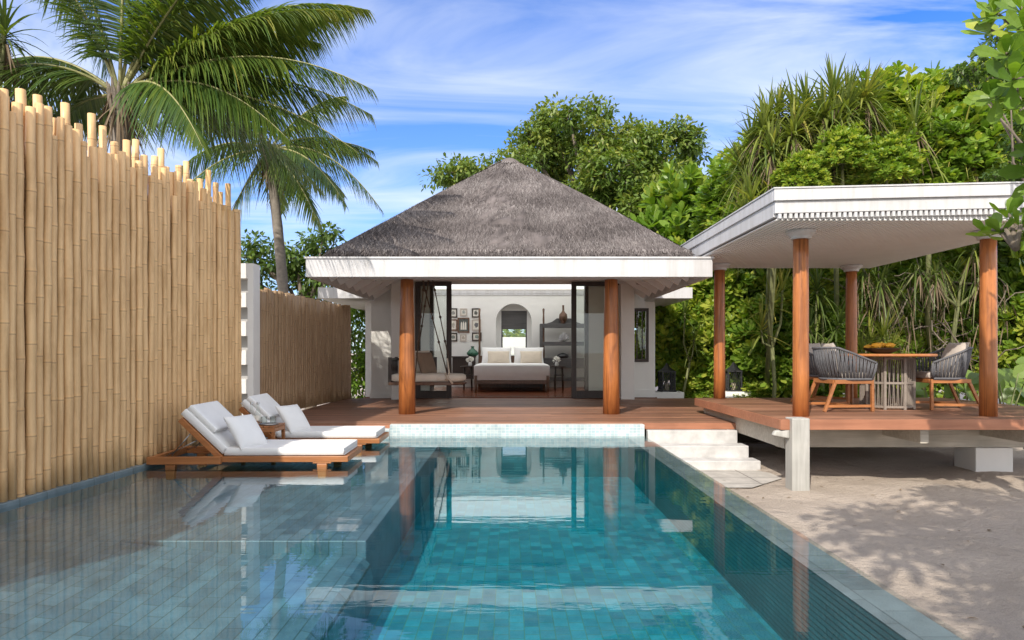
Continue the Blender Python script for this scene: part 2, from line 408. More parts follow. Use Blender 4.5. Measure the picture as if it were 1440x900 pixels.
M['beam_wood'] = wood('weathered_beam', (0.42,0.38,0.31), (0.62,0.58,0.50), 0.7, 'x', 1.0, 0.05)
M['post_wood'] = wood('weathered_post', (0.34,0.33,0.30), (0.52,0.505,0.475), 0.7, 'z', 1.0, 0.05)
M['linen'] = simple('white_linen', (0.84,0.83,0.82), 0.9, 0.03, 4, bumpv=0.12, bscale=40)
M['outdoor_cushion'] = simple('white_canvas', (0.76,0.755,0.745), 0.85, 0.04, 5, bumpv=0.6, bscale=9)
M['beige'] = simple('beige_linen', (0.66,0.57,0.46), 0.9, 0.06, 8, bumpv=0.15, bscale=60)
M['cream'] = simple('cream_canvas', (0.72,0.66,0.57), 0.9, 0.05, 6, bumpv=0.1, bscale=50)
M['taupe'] = simple('taupe_fabric', (0.50,0.44,0.39), 0.9, 0.06, 8, bumpv=0.15, bscale=60)
M['brown_fabric'] = simple('brown_fabric', (0.24,0.17,0.12), 0.9, 0.08, 8, bumpv=0.15, bscale=60)
M['rope_grey'] = simple('charcoal_rope', (0.105,0.105,0.115), 0.75, 0.2, 40)
M['rope_taupe'] = simple('taupe_strap', (0.25,0.210,0.178), 0.75, 0.12, 30)
M['rope_dark'] = simple('dark_rope', (0.10,0.07,0.05), 0.8, 0.3, 40)
M['rope_pale'] = simple('pale_rope', (0.62,0.55,0.45), 0.85, 0.1, 40)
M['black_metal'] = simple('black_metal', (0.018,0.018,0.02), 0.5, 0.2, 20)
M['bronze'] = simple('bronze', (0.12,0.07,0.05), 0.35, 0.2, 20, metal=0.6)
M['coral'] = simple('grey_coral', (0.42,0.41,0.42), 0.9, 0.2, 20)
M['mesh_cream'] = simple('lantern_mesh', (0.60,0.52,0.36), 0.7, 0.2, 40)
M['bowl'] = simple('black_bowl', (0.02,0.02,0.022), 0.35, 0.2, 20)
M['mango'] = simple('yellow_fruit', (0.85,0.40,0.03), 0.45, 0.25, 14)
M['petal'] = simple('white_petal', (0.85,0.84,0.78), 0.7, 0.05, 20)
M['soil'] = simple('dark_soil', (0.06,0.045,0.03), 0.95, 0.3, 8)
M['steel'] = simple('steel_stay', (0.45,0.45,0.45), 0.35, 0.1, 20, metal=1)
M['stone_step'] = simple('pale_stone', (0.52,0.505,0.49), 0.8, 0.22, 4, bumpv=0.2, bscale=70)
M['paper'] = simple('mount_paper', (0.74,0.71,0.64), 0.9, 0.05, 10)
M['added_skylight'] = foliage('added_skylight_cloth', [(0,(0.78,0.78,0.76)),(1,(0.78,0.78,0.76))], 0.9, 0.95, 0.1, (1.2,1.2,1.18))
M['glass'] = glassy('clear_glass', (0.90,0.93,0.91), 1.5)[0]
M['green_glass'] = simple('green_glass', (0.03,0.12,0.07), 0.08, 0.1, 10)
M['bark'] = simple('tree_bark', (0.16,0.13,0.10), 0.9, 0.3, 10, bumpv=0.5, bscale=25)
M['palm_bark'] = simple('palm_bark', (0.24,0.21,0.18), 0.9, 0.22, 14, bumpv=0.5, bscale=20)
M['stem'] = simple('green_stem', (0.16,0.17,0.07), 0.8, 0.3, 10)
M['dead_leaf'] = foliage('dry_leaf', [(0,(0.10,0.07,0.045)),(1,(0.28,0.21,0.14))], 0.7, 0.15, 0.2, (1.1,1.0,0.8))
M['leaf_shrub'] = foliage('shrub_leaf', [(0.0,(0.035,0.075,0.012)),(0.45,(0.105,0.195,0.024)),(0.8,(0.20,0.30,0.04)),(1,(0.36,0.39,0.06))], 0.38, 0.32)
M['leaf_pandan'] = foliage('pandanus_leaf', [(0.0,(0.028,0.055,0.018)),(0.5,(0.10,0.145,0.034)),(0.85,(0.22,0.25,0.05)),(1,(0.38,0.34,0.08))], 0.40, 0.28)
M['leaf_tree'] = foliage('tree_leaf', [(0.0,(0.030,0.060,0.014)),(0.5,(0.085,0.145,0.027)),(0.85,(0.155,0.215,0.042)),(1,(0.25,0.27,0.055))], 0.42, 0.28)
M['leaf_palm'] = foliage('palm_leaf', [(0.0,(0.025,0.065,0.022)),(0.5,(0.070,0.125,0.028)),(0.85,(0.16,0.21,0.036)),(1,(0.28,0.27,0.06))], 0.33, 0.30, 0.5)
M['rachis'] = simple('palm_rachis', (0.26,0.25,0.10), 0.5, 0.2, 8)
M['aroid'] = foliage('big_leaf', [(0.0,(0.05,0.10,0.02)),(1,(0.17,0.25,0.05))], 0.35, 0.3)
# bamboo: each pole a tint of its own, darker joint lines ('tone' = 1 at a joint)
def bamboo(name, lo, hi):
    m, nt, b = new_mat(name)
    v = coords(nt, (30,30,1.1), 'Position'); n = noise(nt, v, 1, 5, 0.6, 0.3)
    r = ramp(nt, n.outputs[0], [(0.25,lo),(0.75,hi)])
    isl = ramp(nt, island(nt), [(0,(0.60,0.54,0.46)),(0.3,(0.95,0.92,0.87)),(0.7,(1.10,1.08,1.0)),(0.85,(1.0,0.95,0.86)),(1,(0.76,0.64,0.52))])
    c = mixc(nt, 1.0, r.outputs[0], isl.outputs[0], 'MULTIPLY')
    v2 = coords(nt, (6,6,2.2), 'Position'); n2 = noise(nt, v2, 1, 5, 0.7); r2 = ramp(nt, n2.outputs[0], [(0.28,(0.80,0.74,0.66)),(0.55,(1.03,1.02,1.0))])
    c = mixc(nt, 1.0, c, r2.outputs[0], 'MULTIPLY')
    a = nt.nodes.new('ShaderNodeAttribute'); a.attribute_name = 'tone'
    rj = ramp(nt, a.outputs['Fac'], [(0,(0.22,0.13,0.07)),(0.5,(1,1,1)),(1,(1.2,1.16,1.04))])
    c = mixc(nt, 1.0, c, rj.outputs[0], 'MULTIPLY')
    L(nt, c, b.inputs['Base Color']); b.inputs['Roughness'].default_value = 0.48
    bump(nt, b, n.outputs[0], 0.08, 0.003); return m
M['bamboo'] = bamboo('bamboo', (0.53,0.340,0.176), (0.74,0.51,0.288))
M['shade_bamboo'] = bamboo('shade_toned_bamboo', (0.29,0.19,0.115), (0.43,0.30,0.19))  # darker bamboo copy: the lower fence's shade is put into the colour
def thatch():
    m, nt, b = new_mat('thatch')
    a = nt.nodes.new('ShaderNodeAttribute'); a.attribute_name = 'tone'
    r = ramp(nt, a.outputs['Fac'], [(0,(0.047,0.040,0.039)),(0.5,(0.175,0.150,0.144)),(1,(0.38,0.345,0.33))])
    v = coords(nt, kind='Position'); n = noise(nt, v, 1.3, 5, 0.65); r2 = ramp(nt, n.outputs[0], [(0.3,(0.72,)*3),(0.7,(1.2,)*3)])
    c = mixc(nt, 1.0, r.outputs[0], r2.outputs[0], 'MULTIPLY'); L(nt, c, b.inputs['Base Color'])
    b.inputs['Roughness'].default_value = 0.9; b.inputs['Specular IOR Level'].default_value = 0.15; return m
M['thatch'] = thatch()
def sand():
    m, nt, b = new_mat('sand')
    v = coords(nt, kind='Position')
    n = noise(nt, v, 1.4, 6, 0.65); r = ramp(nt, n.outputs[0], [(0.3,(0.47,0.39,0.32)),(0.7,(0.61,0.515,0.43))])
    nf = noise(nt, v, 160, 3, 0.7); rf = ramp(nt, nf.outputs[0], [(0.3,(0.74,)*3),(0.7,(1.14,)*3)])
    c = mixc(nt, 1.0, r.outputs[0], rf.outputs[0], 'MULTIPLY')
    vo = nt.nodes.new('ShaderNodeTexVoronoi'); vo.inputs['Scale'].default_value = 16; L(nt, v, vo.inputs['Vector'])
    rv = ramp(nt, vo.outputs['Distance'], [(0.045,(0.35,0.28,0.22)),(0.075,(1,1,1))]); nb = noise(nt, v, 3, 2); rb = ramp(nt, nb.outputs[0], [(0.52,(0,0,0)),(0.6,(1,1,1))])
    c2 = mixc(nt, 1.0, c, rv.outputs[0], 'MULTIPLY'); c = mixc(nt, rb.outputs[0], c, c2)
    L(nt, c, b.inputs['Base Color']); b.inputs['Roughness'].default_value = 0.95; b.inputs['Specular IOR Level'].default_value = 0.2
    n3 = noise(nt, v, 18, 7, 0.7); vd = nt.nodes.new('ShaderNodeTexVoronoi'); vd.feature = 'SMOOTH_F1'; vd.inputs['Scale'].default_value = 3.4; L(nt, v, vd.inputs['Vector'])
    rd_ = ramp(nt, vd.outputs['Distance'], [(0.10,(0,0,0)),(0.32,(1,1,1))])
    ad = nt.nodes.new('ShaderNodeMath'); ad.operation = 'MULTIPLY_ADD'; L(nt, rd_.outputs[0], ad.inputs[0]); ad.inputs[1].default_value = 0.35; L(nt, n3.outputs[0], ad.inputs[2])
    bump(nt, b, ad.outputs[0], 1.0, 0.06); return m
M['sand'] = sand()
M['tile_deep'] = tile_mat('pool_floor_tile', (0.068,0.245,0.305), (0.034,0.135,0.185), (0.11,0.17,0.14), 0.13, 0.10, 0.004, 0.5, rot=PI/2, var=(0.8,1.25))
M['tile_shelf'] = tile_mat('pool_shelf_tile', (0.15,0.195,0.25), (0.09,0.13,0.18), (0.06,0.08,0.09), 0.30, 0.10, 0.004, 0.45, rot=PI/2, var=(0.7,1.3))
M['tile_weir'] = tile_mat('pool_edge_tile', (0.20,0.25,0.265), (0.14,0.185,0.20), (0.08,0.105,0.11), 0.30, 0.2, 0.004, 0.4, rot=PI/2)
M['tile_wall'] = tile_mat('pool_wall_tile', (0.055,0.135,0.155), (0.04,0.105,0.125), (0.015,0.04,0.05), 2.5, 0.032, 0.005, 0.4, vert='y', bumpv=0.3)
M['tile_end'] = tile_mat('pool_end_wall_tile', (0.052,0.16,0.19), (0.03,0.10,0.13), (0.05,0.09,0.09), 0.13, 0.10, 0.004, 0.5, vert='x')
M['tile_coping'] = tile_mat('pool_coping_mosaic', (0.56,0.64,0.65), (0.38,0.50,0.54), (0.66,0.68,0.66), 0.055, 0.042, 0.004, 0.35, vert='x', offset=0.0, var=(0.85,1.15))
M['stone_paving'] = tile_mat('sandstone_paving', (0.50,0.465,0.42), (0.44,0.41,0.37), (0.20,0.18,0.16), 0.62, 0.42, 0.010, 0.8, offset=0.0)

# ================================================================ ground, pool, water
def structure(o): o['kind'] = 'structure'; return o
HX0, HX1, HY0, HY1 = -4.9, 1.984, 0.58, 10.2
g = MB()
xs = sorted(set([-900,-300,-80,-30,-12,HX0,HX1,9,14,30,80,300,900] + list(np.linspace(HX1,9,50).round(4))))
ys = sorted(set([-900,-300,-80,-20,-6,-2,HY0,HY1,14,18,26,40,80,300,900] + list(np.linspace(HY0,HY1,60).round(4))))
V = []; F = []
def gz(x, y):
    if HX1 <= x <= 9 and -2 < y < 14:
        e = min(1, (x-HX1)/0.3); e = e*(0.15 if (y > 7.9 and x < 3.7) else 1)
        return -0.40 + e*(0.022*math.sin(2.1*x+1.3*y)+0.016*math.sin(3.7*y-2.2*x+1)+0.012*math.sin(7*x+5*y)) + 0.10*max(0, min(1,(y-8.9)/1.5))*min(1,max(0,(x-3.2)/0.8))
    return -0.40
for y in ys:
    for x in xs: V.append((x, y, gz(x,y)))
nx = len(xs)
for j in range(len(ys)-1):
    for i in range(nx-1):
        if xs[i] >= HX0-1e-6 and xs[i+1] <= HX1+1e-6 and ys[j] >= HY0-1e-6 and ys[j+1] <= HY1+1e-6: continue
        F.append((j*nx+i, j*nx+i+1, (j+1)*nx+i+1, (j+1)*nx+i))
g.add(V, F); structure(g.build('ground', M['sand'], smooth=True))

D = 0.60
structure(MB().box(-1.06, 1.74, 0.8, 10.0, -1.2, -D).build('pool_floor', M['tile_deep']))
wl = MB().box(1.742, 1.98, 0.6, 10.0, -1.3, -0.030)
structure(wl.build('pool_wall', M['tile_wall']))
structure(MB().box(1.735, 1.976, 0.6, 9.99, -0.028, -0.022).build('pool_weir', M['tile_weir'], bevel=0.002))
sh = MB().box(-4.88, -1.03, 4.92, 10.0, -1.25, -0.13)
structure(sh.build('pool_shelf', M['tile_shelf'], bevel=0.008))
structure(MB().prism([(-4.88,-1.26),(-0.98,-1.26),(-0.98,-0.40),(-1.0,-0.30),(-1.05,-0.25),(-1.13,-0.232),(-1.95,-0.225),(-2.05,-0.215),(-2.75,-0.142),(-2.9,-0.134),(-4.88,-0.132)], 0.8, 4.915).build('pool_bench', M['tile_shelf']))
cp = MB().box(-1.75, 1.984, 10.0, 10.145, -0.035, 0.165).box(-4.88, -1.753, 10.0, 10.145, -0.035, 0.10)
structure(MB().box(-4.88, 1.984, 10.001, 10.14, -1.25, -0.037).build('pool_end_wall', M['tile_end']))
structure(cp.build('pool_coping', M['tile_coping'], bevel=0.006))
structure(MB().box(-4.88, 1.984, 0.55, 0.79, -1.2, 0.05).box(-4.88,1.984,-2.5,0.545,-0.6,0.04).build('pool_terrace', M['stone_paving']))

# water: one closed body, still surface with a faint ripple
wm, nt2, gl, fr, wout = glassy('pool_water', (0.98,0.99,0.99), 1.75, 0.0)
vv = coords(nt2, (0.55, 2.6, 1), 'Position'); wn = noise(nt2, vv, 1.5, 3, 0.5, 0.4)
vv2 = coords(nt2, (1.0, 5.0, 1), 'Position'); wn2 = noise(nt2, vv2, 3.0, 2, 0.5, 0.2)
ad = nt2.nodes.new('ShaderNodeMath'); ad.operation = 'MULTIPLY_ADD'; L(nt2, wn2.outputs[0], ad.inputs[0]); ad.inputs[1].default_value = 0.25; L(nt2, wn.outputs[0], ad.inputs[2])
bp = nt2.nodes.new('ShaderNodeBump'); bp.inputs['Strength'].default_value = 0.042; bp.inputs['Distance'].default_value = 0.03; L(nt2, ad.outputs[0], bp.inputs['Height'])
L(nt2, bp.outputs[0], gl.inputs['Normal']); L(nt2, bp.outputs[0], fr.inputs['Normal'])
va = nt2.nodes.new('ShaderNodeVolumeAbsorption'); va.inputs['Color'].default_value = (0.12, 0.955, 0.975, 1); va.inputs['Density'].default_value = 0.75
L(nt2, va.outputs[0], wout.inputs['Volume'])
structure(MB().box(-4.86, 1.9815, 0.803, 9.997, -1.22, 0.0).build('water', wm))

# garden path at the foot of the steps
pv = MB().add([(2.0,10.0,-0.389),(2.0,8.15,-0.389),(2.9,8.15,-0.389),(3.5,8.75,-0.389),(3.5,10.0,-0.389)], [(0,1,2,3,4)])
structure(pv.build('path', M['stone_paving']))

lm = MB(); rl = np.random.default_rng(77); n = 46
lx = rl.uniform(2.3,7.0,n); ly = rl.uniform(3.4,9.0,n); keep = lx > 2.15
lp = np.stack([lx,ly,[gz(a,b)+0.012 for a,b in zip(lx,ly)]],1); la_ = rl.uniform(0,6.28,n)
ribbons(lm, lp, np.stack([np.cos(la_),np.sin(la_),rl.uniform(0,.25,n)],1), rl.uniform(0.03,0.075,n), rl.uniform(0.012,0.03,n), 0.1, 3, [0.2,0.9,0.9,0.1], rl.uniform(0.2,1,n), fold=0.12)
lt = lm.build('leaf_litter', M['dead_leaf']); tag(lt, 'a scatter of small dry leaves lying on the sand right of the pool', 'leaf litter', kind='stuff')
# ================================================================ bamboo fences
def pole(mb, x, y, z0, z1, r, rng, seg=10):
    ph = rng.uniform(0,6); lean = rng.normal(0,0.0022); amp = rng.uniform(0.001,0.004)
    step = rng.uniform(0.32,0.52); z = z0 - rng.uniform(0,0.3); zs = []; 
    while z < z1:
        if z > z0+0.02 and z < z1-0.03: zs.append(z)
        z += step*rng.uniform(0.75,1.25)
    pts = [(z0,1.0,0.5)]
    for k in zs: pts += [(k-0.03,0.995,0.5),(k-0.009,1.05,0.55),(k-0.002,1.035,0.30),(k+0.003,1.035,0.30),(k+0.010,1.045,0.76),(k+0.035,0.985,0.55)]
    pts.append((z1,0.97,0.62))
    P3 = []; R = []; T = []; kx = {}; sgn = 1
    for z, k, t in pts:
        h = (z-z0)/(z1-z0)
        zig = float(np.interp(z, [z0]+zs+[z1], [0]+[(0.003 if q % 2 else -0.003) for q in range(len(zs))]+[0]))
        P3.append((x+lean*h*3+amp*math.sin(ph+z*1.7)+zig*0.6, y+lean*2*h+amp*math.cos(ph+z*2.3)+zig, z)); R.append(r*(1-0.10*h)*k); T.append(t)
    mb.tube(P3, R, seg, True, T)
rngf = np.random.default_rng(3)
f1 = thing('bamboo_fence', 'tall pale bamboo pole screen with ragged staggered top along the left pool side', 'fence', (-3.93, 7.6, 0.0))
def fx(y): return -4.06 + (y-5.44)*0.0634
ny = 0; y = 5.16; rp_ = 0.045
while y < 9.54 and ny < 60:
    h = 3.20 + rngf.choice([0,0,0.05,0.1,-0.12,-0.05,0.14]) + rngf.normal(0,0.03)
    r_ = rngf.uniform(0.035,0.049)
    y += rp_ + r_ + rngf.choice([0.004,0.008,0.013,0.02]); rp_ = r_
    m = MB(); pole(m, fx(y)+rngf.uniform(-0.014,0.014), y, 0.02, h, r_, rngf); m.build('bamboo_pole', M['bamboo'], f1, smooth=True); ny += 1
y = 5.2; k = 0
while y < 9.50:
    h = 3.42 + rngf.normal(0,0.05) + (0.08 if k % 3 == 0 else 0)
    m = MB(); pole(m, fx(y)-0.085, y+0.045, 0.02, h, rngf.uniform(0.040,0.046), rngf); m.build('bamboo_pole', M['bamboo'], f1, smooth=True)
    y += 0.175 + rngf.uniform(-0.02,0.02); k += 1
m = MB(); y = 5.05
while y > 1.0:
    pole(m, fx(y), y, 0.02, 3.2+rngf.normal(0,0.08), 0.045, rngf, 8)
    if int(y*10) % 2: pole(m, fx(y)-0.085, y+0.045, 0.02, 3.42+rngf.normal(0,0.05), 0.043, rngf, 8)
    y -= 0.097
tag(m.build('pole_row', M['bamboo'], f1, smooth=True), kind='stuff')
m = MB()
for z in (0.5, 1.7, 2.9): m.beam((fx(1.0)-0.16,1.0,z), (fx(9.5)-0.16,9.5,z), 0.05, 0.07)
m.build('rail', M['mid_wood'], f1)
MB().beam((fx(1.0)-0.22,1.0,1.5), (fx(9.5)-0.22,9.5,1.5), 0.02, 2.9).build('backing', M['dark_wood'], f1)
# stone kerb the screen stands on
tag(MB().hexa([(fx(0.8)-0.3,0.8,-0.3),(fx(0.8)+0.075,0.8,-0.3),(fx(9.9)+0.075,9.9,-0.3),(fx(9.9)-0.3,9.9,-0.3),
              (fx(0.8)-0.3,0.8,0.035),(fx(0.8)+0.075,0.8,0.035),(fx(9.9)+0.075,9.9,0.035),(fx(9.9)-0.3,9.9,0.035)]).build('kerb', M['tile_weir'], bevel=0.008),
    'low grey stone kerb under the tall bamboo screen at the water line', 'kerb')
f2 = thing('bamboo_fence', 'lower shaded bamboo fence with level top beside the timber deck behind the loungers', 'fence', (-3.82, 13.2, 0.18))
def fx2(y): return -4.02 + (y-10.9)*0.087
y = 10.42; k = 0
while y < 15.5 and k < 54:
    m = MB(); pole(m, fx2(y), y, 0.185, 2.26 + rngf.normal(0,0.012), rngf.uniform(0.040,0.048), rngf); m.build('bamboo_pole', M['shade_bamboo'], f2, smooth=True)
    y += 0.099; k += 1
m = MB()
for z in (0.6, 1.9): m.beam((fx2(10.4)-0.075,10.4,z), (fx2(15.5)-0.075,15.5,z), 0.05, 0.07)
m.build('rail', M['mid_wood'], f2)
MB().beam((fx2(10.4)-0.13,10.4,1.15), (fx2(15.5)-0.13,15.5,1.15), 0.03, 1.9).build('backing', M['dark_wood'], f2)
# white breeze block wall between the two fences
wb = thing('block_wall', 'white wall end with a column of square openings between the two bamboo fences', 'wall', (-3.97, 10.2, 0.10))
m = MB(); x0, x1, y0, y1 = -4.25, -3.72, 9.93, 10.19
m.box(x1-0.085, x1, y0, y1, -0.35, 2.52).box(x0, x0+0.1, y0, y1, -0.35, 2.52)
zz = 2.52; hs_ = [2.52-0.215, 2.52-0.215-0.42, 2.52-0.215-0.84, 2.52-0.215-1.26, 2.52-0.215-1.68]
top = 2.52
for h in hs_:
    m.box(x0+0.1, x1-0.085, y0+0.003, y1-0.003, h, top); top = h - 0.21
m.box(x0+0.1, x1-0.085, y0+0.003, y1-0.003, -0.35, top)
m.build('block_work', M['grey_wall'], wb)
m = MB().box(x0+0.1, x1-0.085, y1-0.06, y1-0.01, 0, 2.3); m.build('backing', M['slat_gap'], wb)  # grey backing puts the shade inside the openings into its colour
# ================================================================ timber deck
m = MB(); y = 10.15; rd = np.random.default_rng(5)
while y < 15.45:
    x = -3.72 - rd.uniform(0,2.0)
    y1 = min(y+0.133, 15.49)
    while x < 5.2:
        x2 = x + rd.uniform(2.2,3.6)
        a, b = max(x,-3.72), min(x2-0.003, 5.2)
        if y < 12.0: b = min(b, 3.46)
        if b-a > 0.05: m.box(a, b, y, y1, 0.152, 0.18)
        x = x2
    y += 0.143
structure(m.build('deck', M['deck']))
m = MB().box(1.99, 3.462, 10.118, 10.146, 0.085, 0.176).box(3.465, 3.49, 10.12, 12.0, 0.085, 0.176).box(-3.72,-1.76,10.1455,10.148,0.10,0.15)
structure(m.build('deck_edge', M['deck_edge']))
structure(MB().box(-3.7, 3.3, 10.35, 15.45, -0.5, 0.10).box(3.3,5.1,12.1,15.4,-0.5,0.1).build('deck_base', M['soil']))

# stone steps
st = thing('stone_steps', 'pale stone steps leading from the timber deck down to the sand beside the pool', 'steps', (2.6, 9.8, -0.4))
for k, (xa, xb, ya, yb, zb, zt) in enumerate([(2.03,3.34,9.98,10.115,-0.5,0.082),(2.02,3.40,9.68,9.978,-0.5,-0.10),(2.01,3.46,9.38,9.678,-0.5,-0.265)]):
    MB().box(xa, xb, ya, yb, zb, zt).build('step', M['stone_step'], st, bevel=0.012)

# ================================================================ thatched villa
vi = thing('thatched_villa', 'open fronted white pool villa with a grey thatched pyramid roof and timber columns', 'villa', (0, 13.6, 0.18))
CX, CY, A = 0.0, 13.65, 2.93
EZ, TZ = 2.79, 5.03
def prof(t): return EZ + (TZ-EZ)*(t + 0.012*math.sin(PI*t))
rt = np.random.default_rng(9)
sides = [((1,0),(0,-1)), ((0,1),(1,0)), ((-1,0),(0,1)), ((0,-1),(-1,0))]     # (along, outward)
th_ = MB(); NT, NU = 26, 44
def roof_pt(s, u, t, off=0.0):
    (ax, ay), (ox, oy) = s
    hw = A*(1-t) + 0.10*t; z = prof(t)
    rnd = 0.05*(abs(u)**8)*(1-t)
    return np.array([CX + ax*u*(hw-rnd) + ox*(hw-rnd), CY + ay*u*(hw-rnd) + oy*(hw-rnd), z]) + off*np.array([ox*0.62, oy*0.62, 0.78])
for s in sides:
    V = []; F = []
    for i in range(NT+1):
        t = i/NT
        for j in range(NU+1):
            u = -1+2*j/NU
            jit = 0 if j in (0,NU) else rt.normal(0,0.012)
            V.append(roof_pt(s, u, t, jit + 0.02*math.sin(5*u+3*t+s[0][0])))
    for i in range(NT):
        for j in range(NU):
            a = i*(NU+1)+j; q = [V[a],V[a+1],V[a+NU+2],V[a+NU+1]]
            if all(w_[1] > 15.72 and w_[2] < 3.22 for w_ in q): continue      # the bedroom roof begins here
            F.append((a, a+1, a+NU+2, a+NU+1))
    b = len(V)
    for j in range(NU+1):
        p = V[j].copy(); p[2] -= 0.09; V.append(p)
    for j in range(NU):
        if V[j][1] < 15.72: F.append((b+j, b+j+1, j+1, j))
    th_.add(V, F, np.clip(rt.normal(0.30,0.12,len(V)),0,1))
    # straw: many thin blades lying down the slope
    n = 80000 if s[1] == (0,-1) else 9000
    t = 1-np.sqrt(rt.uniform(0,1,n)); u = rt.uniform(-1,1,n)
    (ax, ay), (ox, oy) = s
    hw = A*(1-t)+0.10*t; rnd = 0.05*(np.abs(u)**8)*(1-t)
    zz = EZ + (TZ-EZ)*(t + 0.012*np.sin(PI*t))
    p = np.stack([CX+(ax*u+ox)*(hw-rnd), CY+(ay*u+oy)*(hw-rnd), zz],1) + np.array([ox*0.62,oy*0.62,0.78])[None]*rt.uniform(0.0,0.022,(n,1))
    ok = ~((p[:,1] > 15.6) & (p[:,2] < 3.3)); p = p[ok]; u = u[ok]; t = t[ok]; n = len(p)
    dn = unit(np.array([ox*1.0, oy*1.0, -0.80]))[None]
    d = np.repeat(dn,n,0) + np.stack([ax*rt.normal(0,0.20,n), ay*rt.normal(0,0.20,n), rt.normal(0.02,0.06,n)],1)
    upv = np.repeat(np.array([[ox*0.62,oy*0.62,0.78]]),n,0) + rt.normal(0,0.35,(n,3))
    base = 0.47 + 0.05*np.sin(u*9+t*14+2*np.sin(t*30)) + 0.10*np.sin(t*21+0.5*np.sin(u*5)) + 0.14*(t-0.4)
    tone = np.clip(base + rt.normal(0,0.20,n), 0, 1)
    ribbons(th_, p, d, rt.uniform(0.07,0.20,n), rt.uniform(0.003,0.0065,n), 0.0, 1, [1.0,0.5], tone, up=upv)
    n = 5200 if s[1] == (0,-1) else 900
    u = rt.uniform(-1,1,n); rnd = 0.05*np.abs(u)**8
    p = np.stack([CX+(ax*u+ox)*(A-rnd), CY+(ay*u+oy)*(A-rnd), EZ-rt.uniform(-0.06,0.05,n)],1)
    ok = p[:,1] < 15.6; p = p[ok]; u = u[ok]; n = len(p)
    if n == 0: continue
    d = np.stack([ox*0.9+ax*rt.normal(0,0.25,n), oy*0.9+ay*rt.normal(0,0.25,n), -0.9+rt.normal(0,0.15,n)],1)
    ribbons(th_, p, d, rt.uniform(0.05,0.11,n), rt.uniform(0.006,0.013,n), 0.0, 1, [1.0,0.6], np.clip(rt.normal(0.42,0.25,n),0,1), up=np.repeat(np.array([[ox*0.62,oy*0.62,0.78]]),n,0)+rt.normal(0,0.3,(n,3)))
thr = th_.build('roof', M['thatch'], vi); thr['label'] = 'grey thatched pyramid roof'
cap = MB().lathe([(0.27,-0.13),(0.245,-0.06),(0.19,0.02),(0.10,0.075),(0.02,0.10)], (CX,CY,TZ-0.02), 20, tone=0.42)
n = 1500; ang = rt.uniform(0,2*PI,n); rr = rt.uniform(0.05,0.24,n)
p = np.stack([CX+rr*np.cos(ang),CY+rr*np.sin(ang),TZ+0.08-rr*0.55],1); d = np.stack([np.cos(ang),np.sin(ang),np.full(n,-0.75)],1)
ribbons(cap, p, d, rt.uniform(0.06,0.13,n), 0.011, 0.0, 1, [1,0.6], np.clip(rt.normal(0.5,0.22,n),0,1), up=d+rt.normal(0,0.5,(n,3))+np.array([0,0,2.0]))
cap.build('ridge_cap', M['thatch'], thr)
# eave fascia, four butted boards with a thin lip on top
FW, FY0, FY1, FZ0, FZ1 = 3.13, 10.50, 16.80, 2.385, 2.665
FYB = 15.46
m = MB().box(-FW, FW, FY0, FY0+0.07, FZ0, FZ1)
m.box(-FW, -FW+0.07, FY0+0.07, FYB, FZ0, FZ1).box(FW-0.07, FW, FY0+0.07, FYB, FZ0, FZ1)
m.build('fascia', M['white'], vi, bevel=0.006)
m = MB().box(-FW-0.02, FW+0.02, FY0-0.02, FY0+0.42, FZ1+0.002, FZ1+0.03).box(-FW-0.02, -FW+0.42, FY0+0.42, FYB, FZ1+0.002, FZ1+0.03).box(FW-0.42, FW+0.02, FY0+0.42, FYB, FZ1+0.002, FZ1+0.03)
m.build('eave_board', M['white'], vi)
# underside of the roof: boarded slopes and rafters
def under(x, y): 
    dd = min(FW-abs(x), y-FY0); return FZ0+0.06 + max(0,dd)*0.62
m = MB(); R = 2.2
a0 = [(-FW+.07,FY0+.07),(FW-.07,FY0+.07),(FW-.07,FYB+.02),(-FW+.07,FYB+.02)]
i0 = [(-FW+R,FY0+R),(FW-R,FY0+R),(FW-R,FYB+.02),(-FW+R,FYB+.02)]
V = [(x,y,under(x,y)+0.10) for x,y in a0] + [(x,y,under(x,y)+0.10) for x,y in i0]
m.add(V, [(0,1,5,4),(1,2,6,5),(3,0,4,7),(4,5,6,7)])
m.build('soffit', M['white_ceiling'], vi)
m = MB()
for sx in (-1,1):
    y = FY0+0.35
    while y < 15.4:
        dd = min(R, y-FY0)
        xa, xb = sx*(FW-0.08), sx*(FW-dd+0.02)
        if dd > 0.2: m.beam((xa,y,under(xa,y)+0.02), (xb,y,under(xb,y)+0.02), 0.05, 0.24)
        y += 0.62
x = -FW+0.5
while x < FW-0.4:
    dd = min(R, FW-abs(x))
    m.beam((x,FY0+0.08,under(x,FY0+.08)+0.02), (x,FY0+dd,under(x,FY0+dd)+0.02), 0.05, 0.24); x += 0.62
for sx in (-1,1): m.beam((sx*(FW-.08),FY0+.08,FZ0+0.09), (sx*(FW-R),FY0+R,under(FW-R,FY0+R)), 0.08, 0.16)
for k, z in enumerate((0,)): pass
m.build('rafter', M['white_ceiling'], vi)
# beam on the columns
m = MB().box(-2.5, 2.5, 11.50, 11.70, 2.46, 2.62); m.build('beam', M['white'], vi, bevel=0.005)
for sx in (-1,1):
    lab = 'left front column' if sx<0 else 'right front column'
    c = MB().tube([(sx*1.735,11.6,z) for z in (0.181,0.9,1.6,2.3,2.46)], [0.142,0.137,0.127,0.113,0.108], 28).build('column', M['column'], vi, smooth=True)
